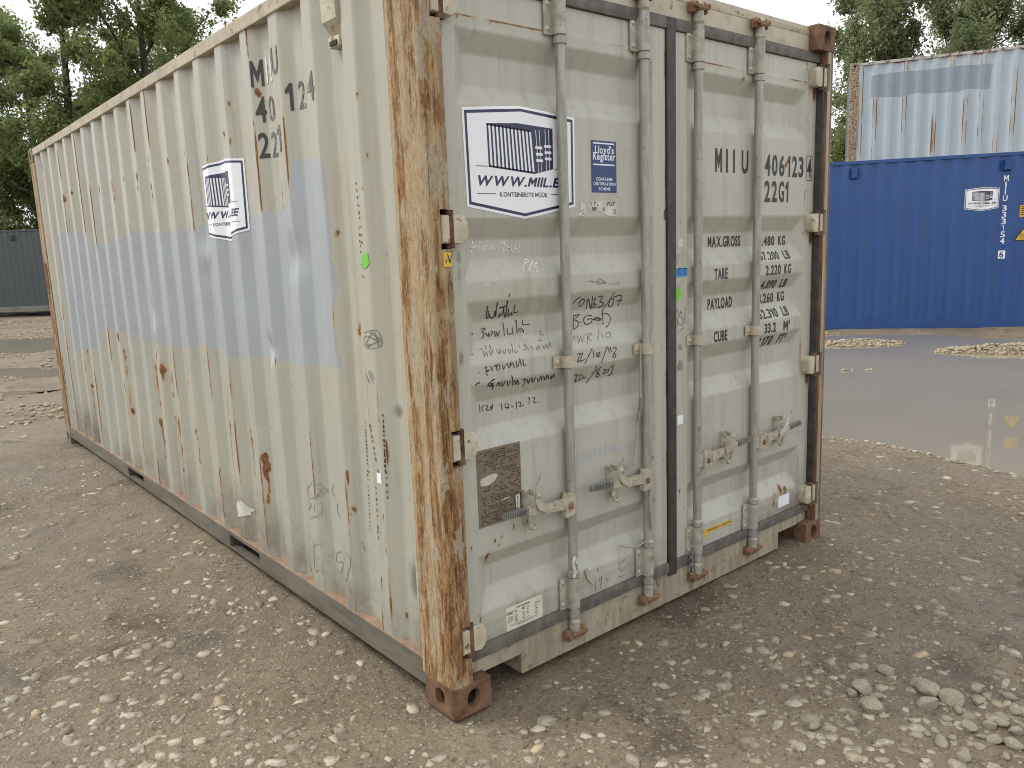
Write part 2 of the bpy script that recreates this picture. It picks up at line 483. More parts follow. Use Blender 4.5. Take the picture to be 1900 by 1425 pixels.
# value noise
def _hash(ix, iy, s):
    h = (ix.astype(np.int64) * 374761393 + iy.astype(np.int64) * 668265263 + s * 1442695041) & 0xFFFFFFFF
    h = ((h ^ (h >> 13)) * 1274126177) & 0xFFFFFFFF
    h = h ^ (h >> 16)
    return (h & 0xFFFF) / 65535.0
def vnoise(x, y, s=0):
    ix = np.floor(x); iy = np.floor(y)
    fx = x - ix; fy = y - iy
    fx = fx * fx * (3 - 2 * fx); fy = fy * fy * (3 - 2 * fy)
    a = _hash(ix, iy, s); b = _hash(ix + 1, iy, s); c = _hash(ix, iy + 1, s); d = _hash(ix + 1, iy + 1, s)
    return (a * (1 - fx) + b * fx) * (1 - fy) + (c * (1 - fx) + d * fx) * fy
def fbm(x, y, oct=4, s=0, g=0.5):
    t = 0.0; amp = 1.0; tot = 0.0
    for o in range(oct):
        t = t + amp * vnoise(x * 2 ** o + 17.3 * o, y * 2 ** o - 9.1 * o, s + o); tot += amp; amp *= g
    return t / tot
# ------------------------------------------------------------------ profiles of the main container
CW, CL, CH = 2.438, 6.058, 2.591
def side_depth(y):
    y = np.asarray(y, dtype=float)
    t = np.mod(0.761 + 0.2858 * 40 - y, 0.2858)
    d = np.where(t < 0.072, 0.0, np.where(t < 0.14, 0.036 * (t - 0.072) / 0.068, np.where(t < 0.2138, 0.036, 0.036 * (0.2858 - t) / 0.072)))
    near = np.where(y < 0.215, 0.0, np.where(y < 0.25, 0.036 * (y - 0.215) / 0.035, np.where(y < 0.335, 0.036, np.where(y < 0.403, 0.036 * (0.403 - y) / 0.068, 0.0))))
    d = np.where(y < 0.475, near, d)
    return np.clip(d, 0, 0.036)
def smooth_fn(fn, t, w=0.006):
    return sum(fn(t + o) for o in (-w, -w * 0.5, 0, w * 0.5, w)) / 5.0
def side_x(y):
    return 0.012 + smooth_fn(side_depth, np.asarray(y, dtype=float))
SIDE_BREAKS = [0.215, 0.25, 0.335, 0.403, 0.475]
for k in range(0, 20):
    b = 0.761 + 0.2858 * k
    SIDE_BREAKS += [b - 0.2138, b - 0.14, b - 0.072, b] if b - 0.2138 > 0.5 else [b - 0.14, b - 0.072, b]
SIDE_BREAKS = sorted(b for b in set(SIDE_BREAKS) if b < 5.87)

RZ = [(2.294, 2.228, 2.126, 2.063), (1.704, 1.635, 1.565, 1.497), (1.429, 1.360, 1.289, 1.217), (1.148, 1.082, 0.990, 0.916), (0.538, 0.482, 0.402, 0.322)]
DOOR_BREAKS = sorted(z for r in RZ for z in r)
def _dz(z):
    d = np.zeros_like(z)
    for a, b, c, e in RZ:
        d = np.maximum(d, np.clip(np.minimum((a - z) / (a - b), (z - e) / (c - e)), 0, 1) * 0.036)
    return d
def door_y(x, z):
    """outward face of the doors (y of the painted surface)"""
    x = np.asarray(x, dtype=float); z = np.asarray(z, dtype=float)
    x, z = np.broadcast_arrays(x, z)
    d = smooth_fn(_dz, z, 0.005)
    e = np.zeros_like(x)
    for xl, xr in ((0.170, 1.118), (1.345, 2.268)):
        e = np.maximum(e, np.clip(np.minimum((x - xl) / 0.05, (xr - x) / 0.05), 0, 1) * 0.036)
    inside = ((x > 0.170) & (x < 1.118)) | ((x > 1.345) & (x < 2.268))
    return np.where(inside, 0.054 + np.minimum(d, e), 0.050)

# ------------------------------------------------------------------ flat artwork conformed to a surface
def conform(bm, mapfn, cuts_u=(), cuts_v=()):
    bm.normal_update()
    bmesh.ops.triangulate(bm, faces=[f for f in bm.faces if len(f.verts) > 4])
    for (cuts, ax) in ((cuts_u, 0), (cuts_v, 1)):
        if not len(bm.verts): return
        lo = min(v.co[ax] for v in bm.verts); hi = max(v.co[ax] for v in bm.verts)
        for c in cuts:
            for cc in (c - 0.006, c, c + 0.006):
                if lo < cc < hi:
                    no = Vector((1, 0, 0)) if ax == 0 else Vector((0, 1, 0))
                    co = Vector((cc, 0, 0)) if ax == 0 else Vector((0, cc, 0))
                    bmesh.ops.bisect_plane(bm, geom=list(bm.verts) + list(bm.edges) + list(bm.faces), dist=1e-6, plane_co=co, plane_no=no)
    for v in bm.verts:
        v.co = Vector(mapfn(v.co.x, v.co.y))

def map_door(off):
    return lambda u, v: (u, float(door_y(u, v)) - off, v)
def map_side(off):
    return lambda u, v: (float(side_x(u)) - off, u, v)     # u is y
def door_art(name, bm, mats, parent, off=0.0015, label=None):
    conform(bm, map_door(off), (), DOOR_BREAKS)
    return obj(name, bm, mats, parent, False, label)
def side_art(name, bm, mats, parent, off=0.0015, label=None):
    conform(bm, map_side(off), SIDE_BREAKS, ())
    return obj(name, bm, mats, parent, False, label)

def poly2d(bm, pts, mi=0):
    f = bm.faces.new([bm.verts.new((p[0], p[1], 0)) for p in pts])
    f.material_index = mi
    return f
def rect2d(bm, x0, x1, y0, y1, mi=0):
    return poly2d(bm, [(x0, y0), (x1, y0), (x1, y1), (x0, y1)], mi)
def ring2d(bm, outer, inner, mi=0):
    a = [bm.verts.new((p[0], p[1], 0)) for p in outer]; b = [bm.verts.new((p[0], p[1], 0)) for p in inner]
    k = len(a)
    for i in range(k):
        bm.faces.new((a[i], a[(i + 1) % k], b[(i + 1) % k], b[i])).material_index = mi

_glyph = {}
def glyph(ch, bold):
    """one letter as triangles; M and 1 are drawn here, the rest comes from Blender's own font"""
    key = (ch, bold)
    if key in _glyph: return _glyph[key]
    h = 0.682; s = 0.098 + 2 * bold
    if ch == 'M':
        w = 0.640; d = 0.10
        P = [(0, 0), (s, 0), (s, h - 2.0 * s), (w / 2, d), (w - s, h - 2.0 * s), (w - s, 0), (w, 0), (w, h), (w - s * 1.02, h), (w / 2, d + 2.1 * s), (s * 1.02, h), (0, h)]
    elif ch == '1':
        w = 0.30
        P = [(w - s, 0), (w, 0), (w, h), (w - s * 0.85, h), (0, h - 0.15), (0, h - 0.15 - s * 0.85), (w - s, h - 0.17 - s * 0.3)]
    else:
        P = None
    if P:
        t = bmesh.new(); t.faces.new([t.verts.new((a, b, 0)) for a, b in P]); t.normal_update(); bmesh.ops.triangulate(t, faces=t.faces)
        t.verts.index_update()
        V = np.array([v.co[:] for v in t.verts]); F = [tuple(v.index for v in f.verts) for f in t.faces]; t.free()
    else:
        cu = bpy.data.curves.new('words', 'FONT')
        cu.body = ch; cu.size = 1.0; cu.resolution_u = 3; cu.offset = bold
        o = bpy.data.objects.new('words', cu)
        COL.objects.link(o)
        bpy.context.view_layer.update()
        me = o.to_mesh()
        V = np.array([v.co[:] for v in me.vertices]); F = [tuple(p_.vertices) for p_ in me.polygons]
        o.to_mesh_clear()
        bpy.data.objects.remove(o); bpy.data.curves.remove(cu)
        V = V - np.array([V[:, 0].min(), 0, 0])
    _glyph[key] = (V, F)
    return _glyph[key]
def text2d(bm, s, x0, x1, y0, y1, bold=0.0, shear=0.0, mi=0):
    """words fitted in the box x0..x1, y0..y1"""
    Vs = []; Fs = []; cur = 0.0; nb_ = 0
    for ch in s:
        if ch == ' ':
            cur += 0.22; continue
        V, F = glyph(ch, bold)
        Vs.append(V + np.array([cur, 0, 0])); Fs += [tuple(i + nb_ for i in f) for f in F]
        cur += V[:, 0].max() + 0.085; nb_ += len(V)
    V = np.concatenate(Vs)
    V[:, 0] += shear * V[:, 1]
    lo = V.min(0); hi = V.max(0)
    sx = (x1 - x0) / (hi[0] - lo[0]); sy = (y1 - y0) / (hi[1] - lo[1])
    vs = [bm.verts.new((x0 + (v[0] - lo[0]) * sx, y0 + (v[1] - lo[1]) * sy, 0)) for v in V]
    for f in Fs:
        try:
            bm.faces.new([vs[i] for i in f]).material_index = mi
        except ValueError:
            pass

def flip_u(bm, about):
    for v in bm.verts:
        v.co.x = about - v.co.x

def strokes(name, lines, width, mat, parent, surf, off=0.0012, label=None):
    """hand-drawn lines following the sheet metal; surf 'door' or 'side'"""
    fn = map_door(off) if surf == 'door' else map_side(off)
    bm = bm_new()
    rr = random.Random(len(lines))
    for L in lines:
        P = [np.array(q) for q in L]
        pts = []
        if len(P) == 2:
            k = max(2, int(np.linalg.norm(P[1] - P[0]) / 0.007))
            pts = [P[0] + (P[1] - P[0]) * i / k for i in range(k + 1)]
        else:
            Q = [2 * P[0] - P[1]] + P + [2 * P[-1] - P[-2]]
            for i in range(1, len(Q) - 2):
                a, b, c, d = Q[i - 1], Q[i], Q[i + 1], Q[i + 2]
                k = max(3, int(np.linalg.norm(c - b) / 0.007))
                for j in range(k):
                    t = j / k
                    pts.append(0.5 * ((2 * b) + (c - a) * t + (2 * a - 5 * b + 4 * c - d) * t * t + (3 * b - a - 3 * c + d) * t ** 3))
            pts.append(P[-1])
        prev = None
        for i, q in enumerate(pts):
            d = pts[min(i + 1, len(pts) - 1)] - pts[max(i - 1, 0)]
            ln = np.linalg.norm(d)
            if ln < 1e-7: continue
            nrm = np.array([-d[1], d[0]]) / ln * width * 0.5 * (0.7 + 0.5 * rr.random())
            a = bm.verts.new(fn(*(q + nrm))); b = bm.verts.new(fn(*(q - nrm)))
            if prev: bm.faces.new((prev[0], a, b, prev[1]))
            prev = (a, b)
    return obj(name, bm, mat, parent, False, label)

# ------------------------------------------------------------------ corner castings (ISO block with oval holes)
def stadium(w, h, k=8):
    r = w / 2; s = h / 2 - r
    return [(r * math.cos(math.pi * i / k), s + r * math.sin(math.pi * i / k)) for i in range(k + 1)] + \
           [(r * math.cos(math.pi + math.pi * i / k), -s + r * math.sin(math.pi + math.pi * i / k)) for i in range(k + 1)]
def boolean(o, cutter):
    md = o.modifiers.new('cut', 'BOOLEAN')
    md.operation = 'DIFFERENCE'; md.solver = 'EXACT'; md.object = cutter
    dg = bpy.context.evaluated_depsgraph_get()
    me = bpy.data.meshes.new_from_object(o.evaluated_get(dg))
    o.modifiers.clear()
    old = o.data
    o.data = me
    bpy.data.meshes.remove(old)
    cm = cutter.data
    bpy.data.objects.remove(cutter); bpy.data.meshes.remove(cm)
def casting_proto():
    X, Y, Z = 0.162, 0.178, 0.118
    bm = bm_new()
    add_box(bm, 0, X, 0, Y, 0, Z)
    es = [e for e in bm.edges if all(v.co.x < 1e-6 and v.co.y < 1e-6 for v in e.verts)]
    bmesh.ops.bevel(bm, geom=es, offset=0.020, segments=4, affect='EDGES', profile=0.5)
    es = [e for e in bm.edges if all(v.co.z < 1e-6 for v in e.verts)]
    bmesh.ops.bevel(bm, geom=es, offset=0.008, segments=2, affect='EDGES', profile=0.5)
    es = [e for e in bm.edges if e.calc_face_angle(0) > 1.2]
    bmesh.ops.bevel(bm, geom=es, offset=0.003, segments=1, affect='EDGES')
    o = obj('casting_blank', bm, M['casting'])
    bm = bm_new(); add_box(bm, 0.026, X - 0.012, 0.028, Y - 0.012, 0.028, Z - 0.016)
    boolean(o, obj('cut', bm, M['casting']))
    bm = bm_new(); add_poly_prism(bm, [(0.088 + a, 0.062 + b) for a, b in stadium(0.056, 0.070)], -0.05, 0.06, 'x')
    boolean(o, obj('cut', bm, M['casting']))
    bm = bm_new(); add_poly_prism(bm, [(0.084 + a, 0.062 + b) for a, b in stadium(0.056, 0.070)], -0.05, 0.06, 'y')
    boolean(o, obj('cut', bm, M['casting']))
    bm = bm_new(); add_poly_prism(bm, [(0.082 + a, 0.090 + b) for a, b in stadium(0.060, 0.110)], -0.05, 0.06, 'z')
    boolean(o, obj('cut', bm, M['casting']))
    me = o.data.copy()
    om = o.data
    bpy.data.objects.remove(o); bpy.data.meshes.remove(om)
    return me
CAST = casting_proto()
def casting(parent, x, y, z, fx, fy, fz, mat, label=None):
    """block whose outer corner is at x,y,z; fx.. are +1/-1 directions into the container"""
    me = CAST.copy()
    me.transform(Matrix.Diagonal((fx, fy, fz, 1)))
    if fx * fy * fz < 0: me.flip_normals()
    me.transform(Matrix.Translation((x, y, z)))
    me.materials.clear()
    return obj_me('corner_casting', me, mat, parent, False, label)

# ------------------------------------------------------------------ a corrugated sheet (wall) for any container
def ribs(t, pitch=0.278, off=0.0, depth=0.036):
    s = np.mod(np.asarray(t, dtype=float) + off, pitch) / pitch
    return depth * np.clip(np.where(s < 0.26, 0, np.where(s < 0.5, (s - 0.26) / 0.24, np.where(s < 0.76, 1, (1 - s) / 0.24))), 0, 1)
def wall_sheet(name, a0, a1, z0, z1, place, mat, parent, pitch=0.278, off=0.0, nz=2, fine=None, attrs=None, label=None, step=None):
    """place(a, z, d) -> xyz ; d is depth inwards"""
    br = []
    k = int((a1 - a0) / pitch) + 3
    for i in range(-1, k):
        base = math.floor((a0 + off) / pitch) * pitch - off + i * pitch
        for f in (0, 0.26, 0.5, 0.76):
            br += [base + f * pitch - 0.006, base + f * pitch + 0.006]
    A = np.array(sorted([a0, a1] + [b for b in br if a0 < b < a1]))
    if step:
        A = np.unique(np.round(np.concatenate([A, np.arange(a0, a1, step)]), 4))
    Zs = np.linspace(z0, z1, nz)
    AA, ZZ = np.meshgrid(A, Zs, indexing='ij')
    D = smooth_fn(lambda t: ribs(t, pitch, off), AA, 0.008)
    P = place(AA, ZZ, D)
    me = grid_mesh(name, P)
    if attrs:
        for kname, fn in attrs.items():
            set_attr(me, kname, fn(AA, ZZ).ravel())
    return obj_me(name, me, mat, parent, False, label)
DATA = {}
DATA['hand'] = [[50,"marker","l",[[[0.266,1.411],[0.277,1.371],[0.287,1.366]],[[0.277,1.394],[0.29,1.371],[0.309,1.368],[0.306,1.392]],[[0.307,1.422],[0.311,1.396],[0.317,1.369]],[[0.324,1.399],[0.342,1.4],[0.345,1.381],[0.331,1.367],[0.332,1.382]],[[0.344,1.394],[0.36,1.363]],[[0.35,1.425],[0.356,1.399],[0.365,1.363]],[[0.325,1.4],[0.352,1.404]],[[0.36,1.447],[0.355,1.436]],[[0.366,1.395],[0.376,1.365],[0.383,1.378],[0.394,1.367]],[[0.391,1.406],[0.398,1.378],[0.417,1.379]]]],[50,"marker","l",[[[0.193,1.146],[0.2,1.153],[0.212,1.155]],[[0.248,1.136],[0.255,1.149],[0.269,1.133],[0.251,1.139]],[[0.268,1.147],[0.277,1.128],[0.277,1.118]],[[0.278,1.158],[0.26,1.154]],[[0.291,1.13],[0.296,1.143],[0.308,1.127]],[[0.31,1.144],[0.321,1.125],[0.326,1.145]],[[0.335,1.144],[0.347,1.123],[0.352,1.141]],[[0.354,1.161],[0.369,1.121]],[[0.369,1.142],[0.384,1.121],[0.382,1.14],[0.399,1.12]],[[0.408,1.135],[0.422,1.138],[0.424,1.117],[0.422,1.108]],[[0.431,1.137],[0.446,1.117],[0.446,1.138]],[[0.453,1.137],[0.468,1.117],[0.47,1.138]],[[0.481,1.133],[0.495,1.117],[0.497,1.138],[0.512,1.118]],[[0.511,1.136],[0.528,1.119],[0.528,1.139],[0.545,1.12]],[[0.548,1.134],[0.56,1.118],[0.562,1.138],[0.573,1.12]]]],[38,"marker","l",[[[0.203,1.321],[0.218,1.319]],[[0.254,1.329],[0.264,1.334],[0.274,1.33],[0.258,1.322],[0.267,1.315],[0.258,1.298]],[[0.273,1.317],[0.285,1.304],[0.287,1.317],[0.292,1.301]],[[0.298,1.321],[0.305,1.317],[0.297,1.305]],[[0.314,1.32],[0.317,1.3],[0.324,1.316],[0.327,1.299],[0.336,1.318]],[[0.348,1.345],[0.354,1.341],[0.358,1.299]],[[0.372,1.324],[0.375,1.303],[0.392,1.304]],[[0.395,1.325],[0.398,1.299]],[[0.409,1.343],[0.415,1.346],[0.417,1.3]],[[0.422,1.309],[0.431,1.318],[0.446,1.31],[0.447,1.3]],[[0.426,1.306],[0.439,1.308]],[[0.445,1.348],[0.446,1.33],[0.479,1.329]]]],[38,"marker","l",[[[0.206,1.191],[0.211,1.19]],[[0.234,1.202],[0.246,1.205],[0.24,1.192],[0.256,1.193],[0.239,1.185],[0.249,1.175]],[[0.262,1.205],[0.27,1.188]],[[0.274,1.203],[0.287,1.205],[0.29,1.185]],[[0.282,1.202],[0.299,1.206],[0.302,1.187]],[[0.315,1.204],[0.318,1.188],[0.332,1.205]],[[0.336,1.208],[0.343,1.188]],[[0.352,1.209],[0.347,1.191],[0.361,1.205],[0.368,1.185]],[[0.378,1.209],[0.381,1.186],[0.394,1.207],[0.402,1.187]],[[0.408,1.212],[0.413,1.189],[0.424,1.191]],[[0.393,1.217],[0.397,1.207]]]],[36,"marker","l",[[[0.234,1.072],[0.234,1.042]],[[0.253,1.065],[0.243,1.057],[0.248,1.046]],[[0.259,1.064],[0.269,1.059],[0.262,1.047],[0.277,1.045]],[[0.281,1.057],[0.287,1.046],[0.292,1.065],[0.282,1.04]],[[0.331,1.06],[0.334,1.035]],[[0.354,1.058],[0.347,1.043],[0.366,1.038]],[[0.365,1.054],[0.361,1.034]],[[0.377,1.04],[0.387,1.04]],[[0.401,1.055],[0.402,1.028]],[[0.41,1.052],[0.422,1.048],[0.417,1.034],[0.435,1.039]],[[0.447,1.049],[0.449,1.048]],[[0.456,1.06],[0.465,1.058],[0.461,1.035]],[[0.48,1.059],[0.491,1.054],[0.484,1.038],[0.5,1.038]],[[0.509,1.038],[0.51,1.035]]]],[32,"marker_thin","l",[[[0.192,1.252],[0.204,1.252]],[[0.235,1.265],[0.249,1.265]],[[0.248,1.258],[0.246,1.24],[0.26,1.254],[0.259,1.239]],[[0.266,1.277],[0.264,1.262]],[[0.274,1.258],[0.274,1.24],[0.291,1.26]],[[0.284,1.276],[0.283,1.26]],[[0.306,1.258],[0.311,1.242],[0.322,1.256],[0.319,1.241]],[[0.332,1.252],[0.334,1.239],[0.347,1.253]],[[0.358,1.255],[0.358,1.237],[0.367,1.251]],[[0.381,1.269],[0.373,1.238]],[[0.385,1.249],[0.385,1.237],[0.398,1.242]],[[0.41,1.262],[0.412,1.253]],[[0.431,1.257],[0.445,1.259],[0.434,1.244],[0.424,1.242]],[[0.446,1.252],[0.447,1.24]],[[0.459,1.251],[0.47,1.247],[0.467,1.237]],[[0.488,1.248],[0.488,1.235],[0.502,1.25],[0.502,1.237]],[[0.506,1.267],[0.524,1.267]],[[0.529,1.302],[0.53,1.287],[0.543,1.283]],[[0.521,1.251],[0.522,1.235],[0.539,1.252],[0.538,1.236],[0.558,1.254],[0.557,1.238]]]],[46,"marker","l",[[[0.714,1.411],[0.696,1.403],[0.686,1.388]],[[0.717,1.392],[0.723,1.376],[0.738,1.378],[0.744,1.396],[0.726,1.401],[0.719,1.389]],[[0.77,1.362],[0.759,1.402],[0.796,1.36],[0.78,1.41]],[[0.793,1.393],[0.802,1.402],[0.801,1.383],[0.822,1.368],[0.806,1.363],[0.801,1.383]],[[0.813,1.404],[0.84,1.406],[0.831,1.387],[0.854,1.379],[0.856,1.365],[0.831,1.361]],[[0.899,1.418],[0.885,1.383],[0.859,1.346]],[[0.888,1.386],[0.894,1.362],[0.914,1.364],[0.907,1.391],[0.889,1.389]],[[0.905,1.398],[0.948,1.4],[0.951,1.358]],[[0.93,1.38],[0.964,1.381]]]],[46,"marker","l",[[[0.681,1.113],[0.694,1.118],[0.696,1.087],[0.707,1.092]],[[0.705,1.11],[0.714,1.114],[0.714,1.091],[0.73,1.096]],[[0.725,1.114],[0.738,1.095],[0.753,1.1]],[[0.792,1.139],[0.784,1.102],[0.762,1.071]],[[0.82,1.132],[0.799,1.117],[0.83,1.096],[0.81,1.093],[0.816,1.122]],[[0.838,1.116],[0.851,1.117],[0.857,1.099],[0.842,1.105]],[[0.859,1.113],[0.872,1.115],[0.872,1.097]],[[0.873,1.121],[0.892,1.126],[0.896,1.09],[0.883,1.086],[0.908,1.094]]]],[40,"marker","l",[[[0.703,1.344],[0.696,1.287]],[[0.701,1.339],[0.734,1.343],[0.707,1.326],[0.727,1.315],[0.722,1.299],[0.696,1.287]],[[0.734,1.314],[0.742,1.312]],[[0.802,1.332],[0.775,1.335],[0.754,1.322],[0.765,1.303],[0.795,1.306],[0.8,1.321],[0.775,1.32]],[[0.804,1.318],[0.849,1.317],[0.844,1.311],[0.807,1.316]],[[0.811,1.323],[0.835,1.323],[0.844,1.313]],[[0.859,1.349],[0.862,1.291]],[[0.854,1.333],[0.887,1.333],[0.906,1.312],[0.89,1.287],[0.872,1.281]]]],[40,"marker","l",[[[0.68,1.198],[0.696,1.199],[0.679,1.169],[0.695,1.174]],[[0.694,1.196],[0.709,1.198],[0.695,1.171],[0.72,1.174]],[[0.762,1.213],[0.719,1.157]],[[0.768,1.204],[0.77,1.173]],[[0.789,1.189],[0.805,1.193],[0.793,1.178],[0.784,1.192],[0.788,1.176],[0.807,1.178]],[[0.845,1.21],[0.811,1.15]],[[0.848,1.208],[0.859,1.184]],[[0.862,1.207],[0.869,1.186]],[[0.878,1.201],[0.898,1.196],[0.875,1.166],[0.895,1.165],[0.883,1.181]]]],[26,"marker_thin","l",[[[0.679,1.251],[0.692,1.268],[0.689,1.25]],[[0.707,1.266],[0.7,1.239],[0.723,1.262],[0.72,1.24],[0.745,1.266]],[[0.743,1.232],[0.766,1.267],[0.782,1.262],[0.758,1.252],[0.771,1.238]],[[0.83,1.273],[0.803,1.238]],[[0.837,1.26],[0.837,1.244]],[[0.855,1.258],[0.86,1.242],[0.883,1.249],[0.885,1.262],[0.864,1.258]]]],[26,"marker_thin","l",[[[0.751,1.467],[0.756,1.47],[0.76,1.465],[0.767,1.469],[0.769,1.464]],[[0.771,1.467],[0.776,1.461],[0.783,1.468]],[[0.792,1.468],[0.789,1.457]],[[0.796,1.469],[0.815,1.471],[0.828,1.464],[0.819,1.454],[0.801,1.456],[0.796,1.466]],[[0.801,1.466],[0.814,1.459],[0.826,1.461],[0.833,1.454]],[[0.831,1.462],[0.842,1.463],[0.837,1.456],[0.849,1.457]],[[0.865,1.454],[0.868,1.446]],[[0.882,1.456],[0.884,1.447]],[[0.901,1.457],[0.902,1.445]],[[0.908,1.455],[0.918,1.456],[0.913,1.446],[0.922,1.446]]]],[42,"chalk","l",[[[0.235,1.632],[0.226,1.591]],[[0.227,1.606],[0.264,1.617]],[[0.265,1.626],[0.256,1.592]],[[0.289,1.617],[0.276,1.605],[0.285,1.6],[0.297,1.616],[0.301,1.602]],[[0.311,1.619],[0.31,1.599]],[[0.322,1.616],[0.321,1.6]],[[0.359,1.62],[0.374,1.623],[0.365,1.592]],[[0.382,1.614],[0.411,1.587]],[[0.408,1.616],[0.384,1.588]],[[0.424,1.616],[0.419,1.599],[0.442,1.598]],[[0.443,1.613],[0.437,1.584]]]],[42,"chalk","l",[[[0.463,1.562],[0.438,1.525]],[[0.463,1.562],[0.479,1.556],[0.448,1.542]],[[0.5,1.558],[0.461,1.521]],[[0.519,1.548],[0.495,1.54],[0.509,1.522],[0.493,1.514]]]],[42,"chalk","l",[[[0.25,1.479],[0.254,1.489],[0.264,1.48],[0.275,1.488]]]],[26,"marker_thin","l",[[[0.751,0.276],[0.754,0.227]],[[0.783,0.286],[0.774,0.269],[0.787,0.258],[0.788,0.281],[0.783,0.221]],[[0.811,0.257],[0.834,0.25]],[[0.932,0.307],[0.893,0.294],[0.907,0.262],[0.937,0.274],[0.931,0.241],[0.887,0.244]],[[0.764,0.323],[0.77,0.301]]]],[26,"marker_thin","l",[[[0.478,0.776],[0.456,0.738]]]],[26,"marker_thin","l",[[[0.931,0.744],[0.897,0.715]]]],[36,"marker_thin","r",[[[1.258,1.288],[1.254,1.244],[1.272,1.251],[1.275,1.278],[1.261,1.292]],[[1.304,1.307],[1.282,1.295],[1.311,1.279],[1.307,1.252],[1.279,1.264]],[[1.329,1.327],[1.322,1.258]],[[1.268,1.323],[1.282,1.304]],[[1.275,1.219],[1.318,1.24]],[[1.293,1.316],[1.304,1.298]]]],[28,"red_ink","r",[[[1.265,1.548],[1.28,1.55],[1.269,1.535],[1.283,1.534]],[[1.29,1.551],[1.287,1.538],[1.297,1.54]],[[1.304,1.558],[1.322,1.561],[1.311,1.54]]]],[28,"red_ink","r",[[[1.265,1.517],[1.276,1.526],[1.279,1.512],[1.269,1.511]],[[1.294,1.512],[1.318,1.513]]]],[28,"red_ink","r",[[[1.283,1.424],[1.285,1.411],[1.29,1.421]]]],[58,"pencil","s",[[[1.0,0.649],[1.046,0.61],[1.028,0.576],[0.961,0.606],[0.938,0.647],[1.0,0.649]],[[0.957,0.629],[0.914,0.629],[0.98,0.583]],[[1.069,0.55],[1.017,0.549],[1.072,0.503],[1.131,0.418]],[[0.993,0.554],[0.992,0.518]],[[0.951,0.575],[0.953,0.52],[1.045,0.482]]]],[58,"pencil","s",[[[0.969,0.381],[1.027,0.358],[1.039,0.247],[1.005,0.257]],[[1.029,0.304],[0.987,0.32]],[[0.938,0.334],[0.913,0.344]],[[0.838,0.375],[0.884,0.358],[0.898,0.317],[0.838,0.327],[0.867,0.277],[0.908,0.277]],[[0.743,0.414],[0.7,0.384],[0.757,0.277]]]],[58,"pencil","s",[[[0.865,0.663],[0.882,0.63],[0.867,0.608]],[[0.848,0.587],[0.841,0.538],[0.757,0.553]]]],[58,"pencil","s",[[[0.643,0.478],[0.632,0.438]]]],[34,"marker_thin","s",[[[0.46,1.323],[0.387,1.332],[0.378,1.277],[0.461,1.272],[0.456,1.31],[0.383,1.295],[0.454,1.279],[0.401,1.326],[0.384,1.277]],[[0.435,1.33],[0.379,1.301],[0.442,1.273]]]],[34,"marker_thin","s",[[[0.454,1.184],[0.423,1.142]],[[0.469,1.17],[0.448,1.136]],[[0.436,1.185],[0.415,1.156]]]]]
